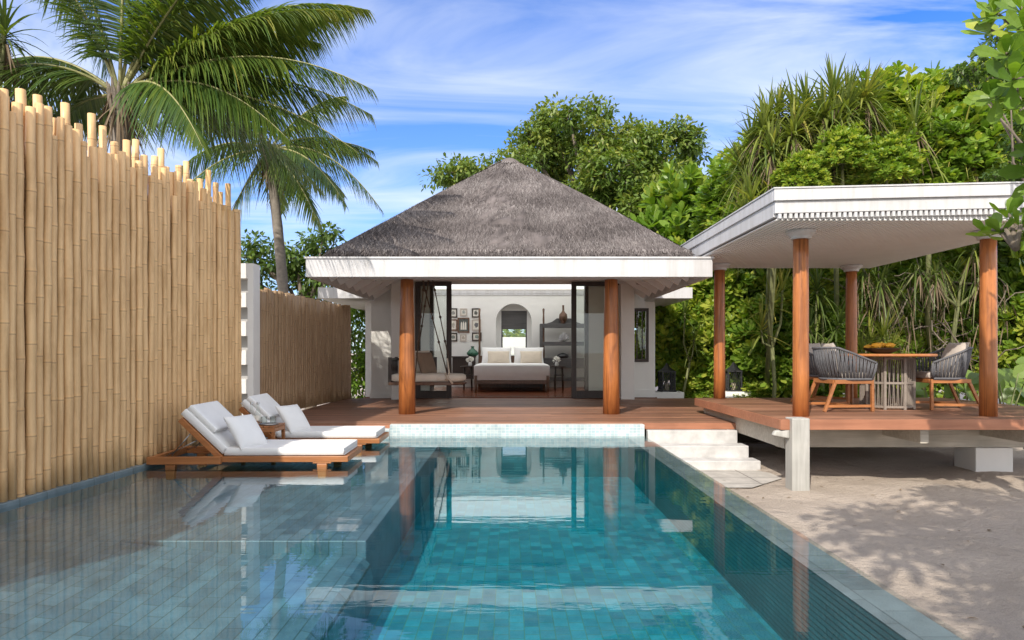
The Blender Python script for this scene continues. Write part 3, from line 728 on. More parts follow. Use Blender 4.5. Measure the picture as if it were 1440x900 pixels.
# side eaves of the wider rear building
for a_, b_ in ((-4.12,-FW-0.015),(FW+0.015,3.95)): MB().box(a_,b_,14.70,21,2.385,2.62).build('rear_eave', M['white'], vi, bevel=0.006)
m = MB().box(-4.2,-3.0,16.9,21,3.06,3.2).box(3.0,4.1,16.9,21,3.06,3.2).box(-3.0,3.0,16.9,17.1,3.06,3.2).box(-3.0,3.0,20.27,21,3.06,3.2); m.build('rear_roof', M['grey_wall'], vi)
MB().add([(-3.0,17.1,3.1),(3.0,17.1,3.1),(3.0,20.27,3.1),(-3.0,20.27,3.1)],[(0,1,2,3)]).build('added_skylight', M['added_skylight'], vi)  # unseen cloth opening in the roof, added to light the bedroom
# front wall: panels around the opening, plinth, pilasters
WY0, WY1 = 15.50, 15.68
def wall_piece(m, x0, x1, z0, z1): m.box(x0, x1, WY0, WY1, z0, z1)
m = MB(); wall_piece(m, -3.13, -1.80, 0.181, 2.70); wall_piece(m, 1.80, 2.76, 0.181, 2.70); wall_piece(m, -1.80, 1.80, 2.78, 3.6)
m.prism([(-3.13,2.702),(-1.802,2.702),(-1.802,3.6),(-2.0,3.45)], WY0, WY1).prism([(1.802,2.702),(3.05,2.702),(2.0,3.45),(1.802,3.6)], WY0, WY1)
# right wall stands back and holds a window hole
wx0, wx1, wz0, wz1 = PX(886.5,15.9), PX(908.5,15.9), PZ(507,15.9), PZ(436,15.9)
m.box(2.76, wx0, 15.72, 15.9, 0.181, 2.70).box(wx1, 3.34, 15.72, 15.9, 0.181, 2.70).box(wx0, wx1, 15.72, 15.9, 0.181, wz0).box(wx0, wx1, 15.72, 15.9, wz1, 2.70)
m.build('front_wall', M['white_wall'], vi)
for a_, b_ in ((2.46,2.76),(-2.60,-2.28)): MB().box(a_, b_, 15.02, 15.497, 0.181, 2.74).build('pilaster', M['white_wall'], vi, bevel=0.01)
MB().box(-3.16, -2.605, 15.475, 15.497, 0.183, 0.30).build('plinth', M['white_wall'], vi); MB().box(2.765, 3.36, 15.69, 15.717, 0.183, 0.36).build('plinth', M['white_wall'], vi)
w_ = MB(); 
for a,b,c,d in ((wx0-0.02,wx0+0.035,wz0-0.03,wz1+0.03),(wx1-0.035,wx1+0.02,wz0-0.03,wz1+0.03),(wx0+0.035,wx1-0.035,wz0-0.03,wz0+0.04),(wx0+0.035,wx1-0.035,wz1-0.04,wz1+0.03)): w_.box(a,b,15.69,15.77,c,d)
for q in (1,2): xm = wx0+(wx1-wx0)*q/3; w_.box(xm-0.012,xm+0.012,15.72,15.75,wz0+0.04,wz1-0.04)
wn_ = w_.build('window', M['dark_wood'], vi)
MB().box(wx0+0.03,wx1-0.03,15.733,15.739,wz0+0.03,wz1-0.03).build('pane', M['glass'], wn_)
# sliding doors, pushed aside on the left and right of the opening
def door(x0, x1, mids):
    z0, z1 = 0.186, PZ(396,15.42); y0, y1 = 15.41, 15.47; s = 0.115
    m = MB().box(x0, x0+s, y0, y1, z0, z1).box(x1-s, x1, y0, y1, z0, z1).box(x0+s, x1-s, y0, y1, z1-0.10, z1).box(x0+s, x1-s, y0, y1, z0, z0+0.17)
    d = m.build('sliding_door', M['dark_wood'], vi, bevel=0.004)
    MB().box(x0+s-0.01, x1-s+0.01, 15.437, 15.443, z0+0.16, z1-0.09).build('pane', M['glass'], d)
door(PX(584,15.42), PX(635,15.42), 0); door(PX(803.5,15.42), PX(872,15.42), 0)
m = MB().box(-1.80,-1.72,15.48,15.70,0.19,2.77).box(1.72,1.80,15.48,15.70,0.19,2.77)
m.build('door_frame', M['dark_wood'], vi)
# the bedroom shell
RB = 20.30
m = MB().box(-3.35, 3.40, 15.69, RB+0.4, 0.10, 0.188); m.build('room_floor', M['floor_in'], vi)
m = MB().box(-3.4,3.45,15.69,17.1,2.97,3.055).box(-3.4,3.45,20.27,RB+0.4,2.97,3.055).box(-3.4,-3.0,17.1,20.27,2.97,3.055).box(3.0,3.45,17.1,20.27,2.97,3.055); m.build('room_ceiling', M['white'], vi)
m = MB()
for sx, xa in ((-1,-3.35),(1,3.25)):      # side walls with unseen wide openings, added to let light in
    m.box(xa, xa+0.15, 15.90, 16.3, 0.19, 2.97).box(xa, xa+0.15, 19.3, RB, 0.19, 2.97).box(xa, xa+0.15, 16.3, 19.3, 0.19, 0.75).box(xa, xa+0.15, 16.3, 19.3, 2.7, 2.97)
m.build('side_wall', M['white_wall'], vi)
# back wall with an arched recess
ax0, ax1 = PX(697.5,RB), PX(747.5,RB); axc = (ax0+ax1)/2; ar = (ax1-ax0)/2; az0 = PZ(500,RB)-0.15; az1 = PZ(427,RB)-ar
def arch(r, z0, zc, n=20): return [(axc-r,z0)] + [(axc-r*math.cos(PI*k/n), zc+r*math.sin(PI*k/n)) for k in range(n+1)] + [(axc+r,z0)]
ap = arch(ar, az0, az1)
m = MB(); m.box(-3.2, ax0, RB, RB+0.02, 0.19, 2.97).box(ax1, 3.25, RB, RB+0.02, 0.19, 2.97).box(ax0, ax1, RB, RB+0.02, 0.19, az0)
V = []; F = []
pts = ap[1:-1]
for (x,z) in pts: V += [(x,RB,z),(x,RB,2.97),(x,RB+0.45,z)]
for i in range(len(pts)-1): a=i*3; F += [(a,a+3,a+4,a+1),(a,a+2,a+5,a+3)]
m.add(V, F)
m.add([(ax0,RB,az0),(ax0,RB,az1),(ax0,RB+.45,az0),(ax0,RB+.45,az1),(ax1,RB,az0),(ax1,RB,az1),(ax1,RB+.45,az0),(ax1,RB+.45,az1)], [(0,2,3,1),(4,5,7,6),(0,4,6,2)])
# outer skin of the recess with the small garden window hole
gx0, gx1, gz1 = PX(705,RB+.45), PX(741,RB+.45), PZ(437,RB+.45)
m.box(-3.2, gx0, RB+0.452, RB+0.6, 0.19, 2.97).box(gx1, 3.25, RB+0.452, RB+0.6, 0.19, 2.97).box(gx0, gx1, RB+0.452, RB+0.6, 0.19, az0).box(gx0, gx1, RB+0.452, RB+0.6, gz1, 2.97)
m.build('back_wall', M['white_wall'], vi)
MB().box(-3.2,3.25,RB-0.03,RB-0.002,PZ(415,RB),2.965).build('cornice', M['white'], vi)
wn2_ = MB().box(gx0,gx0+.04,RB+.47,RB+.52,az0,gz1).box(gx1-.04,gx1,RB+.47,RB+.52,az0,gz1).box(gx0+.04,gx1-.04,RB+.47,RB+.52,gz1-.04,gz1).build('window', M['grey_wood'], vi)
MB().box(gx0+.03,gx1-.03,RB+.493,RB+.498,az0,gz1-.03).build('pane', M['glass'], wn2_)
MB().box(gx0+.005,gx1-.005,RB+.455,RB+.466,PZ(463,RB+.45),gz1).build('blind', M['grey_wood'], wn2_)
# garden wall and hedge seen through the arched recess
tag(MB().box(-1.6,2.2,23.4,23.6,-0.4,1.74).build('garden_wall', M['white_wall']), 'low white garden wall glimpsed through the arched bedroom window', 'wall')

# ================================================================ bedroom furniture
def px_box(m, px0, px1, py0, py1, Y, d): m.box(PX(px0,Y), PX(px1,Y), Y, Y+d, PZ(py1,Y), PZ(py0,Y)); return m
fl = 0.189
b = thing('four_poster_bed', 'dark wooden bed with slender posts and white bedding in the villa bedroom', 'bed', (0.12, 18.8, fl))
bx0, bx1, by0, by1 = -0.90, 1.04, 17.7, 19.9
m = MB()
m.box(bx0, bx1, by0, by0+0.07, 0.40, 0.50).box(bx0, bx0+0.06, by0+.07, by1, 0.40, 0.50).box(bx1-0.06, bx1, by0+.07, by1, 0.40, 0.50)
m.build('frame', M['mid_wood'], b, bevel=0.006)
MB().box(bx0+0.02, bx1-0.02, by1, by1+0.06, 0.19, 1.12).build('headboard', M['mid_wood'], b, bevel=0.01)
for x in (bx0+0.035, bx1-0.035):
    MB().tube([(x,by0+0.035,fl),(x,by0+0.035,0.30),(x,by0+0.035,0.62)], [0.032,0.042,0.048], 12).build('leg', M['mid_wood'], b, smooth=True)
    z1 = PZ(435,19.96); zz = np.linspace(fl, z1, 16)
    MB().tube([(x,by1+0.03,z) for z in zz]+[(x,by1+0.03,z1+0.03)], [0.045]*5+[0.036,0.03,0.038,0.028,0.034,0.026,0.032,0.024,0.03,0.022,0.034]+[0.012], 12).build('post', M['mid_wood'], b, smooth=True)
m = MB().cushion(((bx0+bx1)/2, (by0+by1)/2+0.0, 0.69), (bx1-bx0+0.03, by1-by0-0.02, 0.46), k=14, n=20, rim=0.75); m.build('mattress', M['linen'], b, smooth=True)
def pillow(name, lab, cat, c, size, tilt, mat, group=None, rz=0, k=2.6):
    R_ = (Matrix.Rotation(rz,3,'Z') @ Matrix.Rotation(tilt,3,'X'))
    t = MB().cushion((0,0,0), size, R_, k=k, n=16, rim=0.06, pinch=0.05)
    o = t.build(name, mat, None, smooth=True); o.location = c; return tag(o, lab, cat, group)
pillow('bed_pillow', 'white pillow standing at the left half of the bed head', 'pillow', (-0.36,19.55,1.12), (0.86,0.52,0.22), math.radians(68), M['linen'], 'white pillows on the bed')
pillow('bed_pillow', 'white pillow standing at the right half of the bed head', 'pillow', (0.56,19.55,1.12), (0.86,0.52,0.22), math.radians(68), M['linen'], 'white pillows on the bed')
pillow('bolster_pillow', 'small beige pillow leaning on the left white pillow of the bed', 'pillow', (-0.30,19.26,1.08), (0.62,0.38,0.16), math.radians(64), M['beige'], 'beige pillows on the bed')
pillow('bolster_pillow', 'small beige pillow leaning on the right white pillow of the bed', 'pillow', (0.62,19.26,1.08), (0.62,0.38,0.16), math.radians(64), M['beige'], 'beige pillows on the bed')
def nightstand(x, y, lab):
    t = thing('bedside_table', lab, 'side table', (0,0,0), 'bedside tables'); H = 0.66
    MB().lathe([(0.20,H-0.03),(0.21,H-0.02),(0.21,H)], n=20).build('top', M['dark_wood'], t, smooth=False)
    for k in range(4):
        a = PI/4+k*PI/2
        MB().tube([(0.13*math.cos(a),0.13*math.sin(a),H-0.03),(0.155*math.cos(a),0.155*math.sin(a),0.0)], [0.02,0.016], 8).build('leg', M['dark_wood'], t, smooth=True)
    MB().lathe([(0.135,0.40),(0.14,0.41),(0.135,0.425)], n=16).build('ring', M['dark_wood'], t)
    return place(t, (x,y,fl))
nl = nightstand(PX(658,18.6), 18.6, 'small round dark table on the left side of the bed')
nr = nightstand(PX(786,18.6), 18.6, 'small round dark table on the right side of the bed')
def flowers(x, y, z, lab):
    t = thing('flower_vase', lab, 'flowers', (0,0,0), 'white flowers beside the bed')
    MB().lathe([(0.045,0),(0.055,0.04),(0.045,0.09),(0.04,0.11)], n=14).build('vase', M['linen'], t, smooth=True)
    m = MB(); n = 26; u = rand_dirs(n); u[:,2] = np.abs(u[:,2])*0.9+0.05
    rosettes(m, np.array([[0,0,0.14]])+u*np.array([0.085,0.085,0.10]), u, 0.06, 6, 0.5, 0.5, open_=(0.5,1.3))
    m.build('blossom', M['petal'], t)
    return place(t, (x,y,z))
flowers(PX(661,18.55), 18.55, fl+0.66, 'white orchid flowers on the left bedside table')
flowers(PX(783,18.55), 18.55, fl+0.66, 'white orchid flowers on the right bedside table')
t = thing('console', 'low dark wooden chest against the bedroom wall left of the bed', 'chest', (PX(657,19.7),19.85,fl))
px_box(MB(), 636, 668, 503, 533, 19.7, 0.4).build('body', M['dark_wood'], t, bevel=0.01)
px_box(MB(), 635, 669, 501, 502.8, 19.66, 0.46).build('top', M['dark_wood'], t)
o = MB().lathe([(0.11,0),(0.17,0.05),(0.175,0.10),(0.11,0.17),(0.045,0.22),(0.04,0.27),(0.06,0.29)], n=20).build('glass_vase', M['green_glass'], None, smooth=True)
o.location = (PX(664.5,19.85),19.85,PZ(501,19.66)+0.002); tag(o, 'squat green glass vase on the dark chest left of the bed', 'vase')
# open shelf
e = thing('open_shelf', 'grey washed open shelf with curved crest standing right of the bed', 'shelf', (PX(800,19.8),19.9,fl))
Y = 19.75
m = MB()
for px in (761.5, 826): 
    for dy in (0.07,0.29): m.box(PX(px,Y)-0.04, PX(px,Y)+0.04, Y+dy, Y+dy+0.06, fl, PZ(455,Y))
m.build('upright', M['grey_wood'], e, bevel=0.008)
for a_, b_ in ((455,461),(480.5,486),(531,536)):
    px_box(MB(), 763.6, 824, a_, b_, Y+0.07, 0.28).build('shelf_board', M['grey_wood'], e, bevel=0.006)
px_box(MB(), 763.6, 824, 503.5, 518, Y, 0.42).build('drawer', M['grey_wood'], e, bevel=0.006)
cr = [(PX(768,Y),PZ(454.8,Y)),(PX(820,Y),PZ(454.8,Y)),(PX(812,Y),PZ(452,Y)),(PX(804,Y),PZ(447,Y)),(PX(784,Y),PZ(447,Y)),(PX(777,Y),PZ(452,Y))]
MB().prism(cr, Y+0.31, Y+0.345).build('crest', M['grey_wood'], e)
o = MB().lathe([(0.09,0),(0.06,0.03),(0.10,0.08),(0.125,0.16),(0.115,0.27),(0.05,0.34),(0.03,0.38),(0.028,0.52),(0.035,0.54)], n=18).build('bottle_vase', M['bronze'], None, smooth=True)
o.location = (PX(792,19.9),19.9,PZ(455,Y)+0.001); tag(o, 'tall bronze bottle vase on the top of the grey open shelf', 'vase')
m = MB(); u = rand_dirs(60); u[:,2] = np.abs(u[:,2])
for k in range(60): m.tube([(0,0,0.02), tuple(np.array([0,0,0.04])+u[k]*np.array([0.16,0.12,0.24]))], [0.022,0.014], 6)
o = m.build('coral', M['coral'], None, smooth=True); o.location = (PX(793,19.9),19.9,PZ(480.5,Y)+0.001); tag(o, 'branching grey coral ornament on the middle board of the grey shelf', 'ornament')
o = MB().lathe([(0.16,0),(0.175,0.05),(0.15,0.10),(0.08,0.13),(0.02,0.15)], n=18).build('lidded_box', M['bowl'], None, smooth=True)
o.location = (PX(791.5,19.9),19.9,PZ(503.5,Y)+0.001); tag(o, 'dark rounded lidded box on the drawer board of the grey shelf', 'box')
# pictures on the wall
fm = {'d': M['dark_wood'], 'b': M['mid_wood'], 'p': M['taupe'], 'g': M['grey_wood']}
pics = [(637.5,440,11,13,'d','dark narrow picture frame at the top left of the picture group'),(652,439,10,10.5,'p','small pale grey picture frame at the top centre of the picture group'),(669,440,11,13,'d','black picture frame at the top right of the picture group'),
        (637.5,457,11,16,'b','thin brown picture frame left of the big framed print'),(651.8,457.3,16.5,21,'b','biggest picture with a brown frame and white plant shapes on dark ground'),(670,457,13,16,'p','pale framed picture with wide white mount right of the big framed print'),
        (637.5,474,11,12,'d','black picture frame at the bottom left of the picture group'),(651.5,475,9,10,'p','smallest beige picture at the bottom centre of the picture group'),(670.5,473.5,13.5,12,'d','black picture frame with green grey print at the bottom right of the picture group')]
art = [simple('print_ink_%d' % k, c, 0.9, 0.3, 30) for k, c in enumerate([(0.30,0.30,0.28),(0.36,0.38,0.36),(0.10,0.10,0.09),(0.45,0.42,0.36),(0.11,0.12,0.11),(0.14,0.14,0.15),(0.2,0.22,0.2),(0.46,0.40,0.33),(0.28,0.33,0.30)])]
for k, (px, py, w_, h_, c, lab) in enumerate(pics):
    Y = RB-0.032; x, z = PX(px,Y), PZ(py,Y); hw, hh = w_/2/960*Y, h_/2/960*Y
    t = thing('picture_frame', lab, 'picture', (x,Y,z), 'framed pictures on the bedroom wall'); s = 0.035
    MB().box(x-hw,x-hw+s,Y,Y+.028,z-hh,z+hh).box(x+hw-s,x+hw,Y,Y+.028,z-hh,z+hh).box(x-hw+s,x+hw-s,Y,Y+.028,z-hh,z-hh+s).box(x-hw+s,x+hw-s,Y,Y+.028,z+hh-s,z+hh).build('frame', fm[c], t)
    MB().box(x-hw+s,x+hw-s,Y+.012,Y+.02,z-hh+s,z+hh-s).build('mount', art[4] if k == 4 else M['paper'], t)
    if k == 4:
        m = MB()
        for q in (-0.35,0.0,0.35): m.prism([(x+q*hw-0.028,z-hh*0.6),(x+q*hw+0.028,z-hh*0.6),(x+q*hw+0.02,z+hh*(0.25+0.2*abs(q))),(x+q*hw,z+hh*(0.55-0.2*abs(q))),(x+q*hw-0.02,z+hh*0.25)], Y+.006, Y+.0115)
        m.build('print', M['paper'], t)
    else:
        MB().lathe([(0.01,0),(hw*0.40,0.001),(hw*0.40,0.003)], (0,0,0), 10).v
        MB().prism([(x+hw*0.42*math.cos(q*PI/5)*(1+0.25*math.sin(3*q+k)), z+hh*0.45*math.sin(q*PI/5)*(1+0.25*math.cos(2*q+k))) for q in range(10)], Y+.006, Y+.0115).build('print', art[k], t)

# ================================================================ hanging daybed on the porch
SY = 13.3
s_ = thing('hanging_daybed', 'rope hung wooden swing daybed with slatted end behind the left front column', 'swing', (-1.55, SY, 0.55))
x0, x1, y0, y1 = PX(551,SY), PX(656,SY), SY-0.38, SY+0.42; zb, zt = 0.60, 0.66
m = MB().box(x0, x1-0.25, y0, y0+.06, zb, zt).box(x0, x1-0.25, y1-.06, y1, zb, zt).box(x0, x0+.06, y0+.06, y1-.06, zb, zt).box(x0+.06, x1-.26, y0+.06, y1-.06, zt-.03, zt-.008)
m.lathe([(0.36,0),(0.40,0.02),(0.40,0.05)], (x1-0.40,SY+0.02,zt-0.06), 28)
m.build('frame', M['mid_wood'], s_, bevel=0.006)
m = MB().box(x0,x0+.05,y0,y1,1.06,1.11).box(x0,x1-0.62,y1-.05,y1,1.06,1.11)
for k in range(9): yk = y0+0.06+k*(y1-y0-0.12)/8; m.tube([(x0+.025,yk,zt),(x0+.025,yk,0.78),(x0+.025,yk,0.86),(x0+.025,yk,0.95),(x0+.025,yk,1.06)], [0.014,0.022,0.013,0.022,0.014], 8)
k = x0+0.1
while k < x1-0.65: m.tube([(k,y1-.025,zt),(k,y1-.025,0.78),(k,y1-.025,0.86),(k,y1-.025,0.95),(k,y1-.025,1.06)], [0.014,0.022,0.013,0.022,0.014], 8); k += 0.085
for (xx,yy) in ((x0+.025,y0+.025),(x0+.025,y1-.025),(x1-.65,y1-.025)): m.box(xx-.03,xx+.03,yy-.03,yy+.03,zt,1.13)
m.build('balustrade', M['dark_wood'], s_)
m = MB().cushion(((x0+x1)/2-0.16, SY+0.02, zt+0.075), (x1-x0-0.42, 0.72, 0.17), k=9, n=14, rim=0.6)
m.lathe([(0.34,0.0),(0.385,0.03),(0.395,0.075),(0.385,0.125),(0.34,0.15),(0.0,0.165)], (x1-0.40,SY+0.02,zt-0.004), 28)
m.build('seat_pad', M['cream'], s_, smooth=True)
def rope(pts, name='rope', mat='rope_dark'):
    r = MB(); r.tube(pts, 0.011, 7)
    p0, p1 = Vector(pts[0]), Vector(pts[-1])
    for q in (0.16,0.33,0.36,0.55,0.72):
        c = p0.lerp(p1, q); d = (p1-p0).normalized(); r.tube([c-d*0.03, c-d*0.012, c+d*0.012, c+d*0.03], [0.011,0.024,0.024,0.011], 8)
    r.build(name, M[mat], s_, smooth=True)
def pt(px,py,Y): return P(px,py,Y)
hz = 3.30
def ext(a, b):
    a, b = Vector(a), Vector(b); d = a-b; return b + d*((under(a.x, a.y)+0.02-b.z)/d.z)
for a, b in ((pt(592,386,SY-0.3),(PX(632,SY-.36),SY-.36,zt)),(pt(604,386,SY+0.3),(PX(586.5,SY+.38),SY+.38,1.10)),(pt(607,386,SY+0.1),(PX(637,SY+.36),SY+.36,zt)),(pt(597,386,SY-0.3),(PX(583,SY-.36),SY-.36,zt))):
    rope([ext(a,b), b])
m = MB().tube([(PX(626,SY-.36),SY-.415,zt+0.02),(PX(632,SY-.36),SY-.40,zt+0.17),(PX(629,SY-.36),SY-.385,zt+0.45)], 0.016, 8); m.tube([(PX(626,SY-.36),SY-.415,zt+0.16),(PX(637,SY-.36),SY-.415,zt-0.03)],0.02,8); m.build('lashing', M['rope_pale'], s_, smooth=True)
pillow('swing_cushion', 'brown square cushion leaning at the slatted end of the hanging daybed', 'cushion', (PX(600,SY)-0.02, SY+0.12, 1.01), (0.46,0.46,0.18), math.radians(70), M['brown_fabric'], None, rz=math.radians(58))
pillow('swing_cushion', 'cream square cushion at the back of the hanging daybed', 'cushion', (PX(593,SY)-0.1, SY+0.24, 1.03), (0.50,0.48,0.17), math.radians(74), M['cream'], None, rz=math.radians(25))

# ================================================================ lanterns on plinths
def lantern(lab):
    t = thing('lantern', lab, 'lantern', (0,0,0), 'black lanterns on white plinths'); a, H = 0.15, 0.46
    m = MB().box(-a-.03,a+.03,-a-.03,a+.03,0,0.035)
    for sx in (-1,1):
        for sy in (-1,1): m.box(sx*a-.014,sx*a+.014,sy*a-.014,sy*a+.014,0.035,H)
    m.box(-a-.02,a+.02,-a-.02,a+.02,H,H+0.03); m.build('frame', M['black_metal'], t)
    m = MB()
    for q in range(-3,4):
        for sgn in (-1,1):
            x = q*0.045
            for yy in (-a,a): m.beam((max(-a,min(a,x)),yy,0.04),(max(-a,min(a,x+sgn*0.14)),yy,H),0.008,0.008); m.beam((yy,max(-a,min(a,x)),0.04),(yy,max(-a,min(a,x+sgn*0.14)),H),0.008,0.008)
    m.build('lattice', M['black_metal'], t)
    MB().lathe([(a+.06,H+.03),(a*0.62,H+0.11),(0.05,H+0.17),(0.035,H+0.20),(0.015,H+0.225)], n=4).build('roof', M['black_metal'], t)
    MB().lathe([(0.05,0.036),(0.05,0.20)], n=12).build('candle', M['mesh_cream'], t)
    return t
def plinth(px0, px1, pyt, Y, lab):
    o = MB().box(PX(px0,Y),PX(px1,Y),Y,Y+0.6,-0.4,PZ(pyt,Y)).build('plinth', M['white_wall'], None, bevel=0.01)
    return tag(o, lab, 'plinth', 'white lantern plinths')
plinth(919,962,551.5,16.1,'low white plinth carrying the lantern nearest the villa wall'); la = lantern('black pointed lantern on the plinth beside the villa wall'); place(la, (PX(938.5,16.3),16.36,PZ(551.5,16.1)), 0.1, 1.0)
plinth(1016,1058,551,15.8,'low white plinth carrying the lantern behind the dining platform'); lb = copy_tree(la, 'black pointed lantern on the plinth just right of the back left pavilion column'); place(lb, (PX(1033,16.0),16.06,PZ(551,15.8)), -0.15, 1.0)
# ================================================================ dining pavilion
pz = 0.43
pa = thing('dining_pavilion', 'open white roofed dining pavilion on four round timber columns over a raised deck', 'pavilion', (4.8, 10.2, -0.4))
PXL, PYF, PYB, PXR = 3.22, 8.10, 11.86, 7.6
m = MB(); y = PYF+0.03
while y < PYB-0.05:
    x = PXL+0.03
    while x < PXR:
        x2 = min(x+rd.uniform(1.8,3.2), PXR); m.box(x, x2-0.003, y, y+0.135, pz-0.028, pz); x = x2
    y += 0.141
m.build('decking', M['deck'], pa)
m = MB().box(PXL, PXR, PYF, PYF+0.027, pz-0.125, pz-0.002).box(PXL, PXL+0.027, PYF+0.03, PYB, pz-0.125, pz-0.002); m.build('edge_board', M['deck_edge'], pa, bevel=0.004)
m = MB().box(3.6, 6.98, 9.14, 9.24, -0.045, 0.295).box(6.98, 7.06, 9.10, 9.28, -0.09, 0.25); m.build('bearer', M['beam_wood'], pa, bevel=0.006)
MB().box(3.36, 3.46, 8.34, 11.8, 0.05, 0.30).box(5.0,5.1,8.3,11.8,0.12,0.30).box(6.3,6.4,8.3,11.8,0.12,0.30).build('joist', M['beam_wood'], pa)
MB().box(3.33, 3.54, 8.03, 8.24, -0.5, 0.448).build('corner_post', M['post_wood'], pa, bevel=0.012)
MB().hexa([(3.14,8.13,0.235),(3.33,8.10,0.20),(3.33,8.22,0.20),(3.14,8.20,0.235),(3.17,8.13,0.29),(3.33,8.10,0.31),(3.33,8.22,0.31),(3.17,8.20,0.29)]).build('cleat', M['post_wood'], pa, bevel=0.015)
MB().box(6.22, 6.72, 9.10, 9.55, -0.5, -0.048).build('footing_block', M['white_wall'], pa, bevel=0.01)
MB().box(3.5, 3.8, 11.5, 11.75, -0.5, 0.12).box(5.8,6.2,11.5,11.8,-0.5,0.12).build('rear_footing', M['white_wall'], pa)
CZ = 2.745
for (x, y) in ((3.64,8.52),(5.98,8.52),(3.62,11.75),(5.99,11.95)):
    c = MB().tube([(x,y,z) for z in (pz+.001,1.0,1.8,2.4,2.66)], [0.098,0.096,0.094,0.091,0.090], 28).build('column', M['column'], pa, smooth=True)
    MB().lathe([(0.12,2.635),(0.125,2.665),(0.155,2.69),(0.18,2.708),(0.18,CZ-0.004)], (x,y,0), 28).build('capital', M['white'], c, bevel=0.003)
RX0, RX1, RY0, RY1 = 3.02, 6.55, 7.80, 12.40
# slatted ceiling
m = MB(); x = RX0+0.05
while x < RX1-0.05:
    m.box(x, x+0.040, RY0+0.05, RY1-0.05, CZ, CZ+0.012); x += 0.062
m.build('ceiling_slats', M['white_ceiling'], pa)
tilt = 0.065
def fas(m, x0, x1, y0, y1, z0, z1, t=1):
    k = lambda x: t*tilt*(x-RX0)/(5.9-RX0) 
    m.hexa([(x0,y0,z0+k(x0)),(x1,y0,z0+k(x1)),(x1,y1,z0+k(x1)),(x0,y1,z0+k(x0)),(x0,y0,z1+k(x0)),(x1,y0,z1+k(x1)),(x1,y1,z1+k(x1)),(x0,y1,z1+k(x0))])
m = MB()
fas(m, RX0, RX1, RY0-0.03, RY0+0.03, 2.955, 3.085); fas(m, RX0+.02, RX1-.02, RY0, RY0+0.05, 2.815, 2.953)
m.box(RX0, RX0+0.06, RY0+0.031, RY1, 2.955, 3.085).box(RX0+0.02, RX0+0.06, RY0+0.051, RY1, 2.78, 2.953)
m.box(RX1-0.06, RX1, RY0+.051, RY1, 2.80, 3.16).box(RX0+.06, RX1-.06, RY1-.06, RY1, 2.78, 3.10)
m.build('fascia', M['white'], pa, bevel=0.004)
m = MB(); x = RX0+0.06
while x < RX1-0.05:
    m.box(x, x+0.034, RY0+0.004, RY0+0.06, 2.757+tilt*(x-RX0)/2.88*0.9, 2.811+tilt*(x-RX0)/2.88*0.95); x += 0.062
m.box(RX0+0.07, RX1-0.08, RY0+0.064, RY0+0.075, CZ+0.014, 2.99); m.build('slat_ends', M['white'], pa)
MB().hexa([(RX0-.01,RY0-.04,3.088),(RX1+.01,RY0-.04,3.088+0.08),(RX1+.01,RY1+.02,3.18),(RX0-.01,RY1+.02,3.088),(RX0-.01,RY0-.04,3.104),(RX1+.01,RY0-.04,3.186),(RX1+.01,RY1+.02,3.21),(RX0-.01,RY1+.02,3.104)]).build('roof', M['white'], pa)
MB().box(RX0+0.07, RX1-0.07, RY0+0.06, RY1-.07, CZ+0.045, CZ+0.06).build('ceiling_backing', M['slat_gap'], pa)

# ---------------------------------------------------------------- dining set
TX, TY = 5.38, 9.72
t = thing('dining_table', 'round wooden dining table on a taupe strap woven drum base', 'table', (TX,TY,pz))
MB().lathe([(0.60,0.735),(0.615,0.745),(0.615,0.765),(0.605,0.775)], (TX,TY,pz), 48).build('tabletop', M['teak'], t, bevel=0.003)
m = MB(); nb = 8; r = 0.33
for k in range(nb):
    a0, a1 = 2*PI*k/nb+0.2, 2*PI*(k+1)/nb+0.2
    p0 = Vector((TX+r*math.cos(a0),TY+r*math.sin(a0),0)); p1 = Vector((TX+r*math.cos(a1),TY+r*math.sin(a1),0))
    m.beam(p0+Vector((0,0,pz+0.003)), p0+Vector((0,0,pz+0.735)), 0.032, 0.032, up=(1,0,0))
    for z in (0.04,0.37,0.71): m.beam(p0+Vector((0,0,pz+z)), p1+Vector((0,0,pz+z)), 0.024, 0.03)
    for q in range(9):
        f0 = (q+0.6)/9.4; f1 = f0 + (0.045 if q % 2 else -0.045); b0 = p0.lerp(p1,f0); b1 = p0.lerp(p1,f1)
        m.beam(b0+Vector((0,0,pz+0.04)), b1+Vector((0,0,pz+0.37)), 0.017, 0.006); m.beam(b1+Vector((0,0,pz+0.37)), b0+Vector((0,0,pz+0.71)), 0.017, 0.006)
m.build('base', M['rope_taupe'], t)
t = thing('fruit_bowl', 'shallow black oval bowl of yellow fruit on the round dining table', 'bowl', (0,0,0))
MB().lathe([(0.09,0),(0.13,0.006),(0.20,0.035),(0.255,0.075),(0.262,0.08),(0.245,0.074),(0.19,0.04),(0.08,0.02)], n=32, sy=0.7).build('dish', M['bowl'], t, smooth=True)
m = MB(); rr = np.random.default_rng(2)
for k in range(18): m.cushion((rr.uniform(-.16,.16),rr.uniform(-.09,.09),0.09+rr.uniform(0,.04)), (0.13,0.075,0.07), Matrix.Rotation(rr.uniform(0,6),3,'Z'), k=2.0, n=8, rim=0.05)
m.build('fruit', M['mango'], t, smooth=True); place(t, (PX(1240,9.7),9.70,pz+0.776), 0.0)

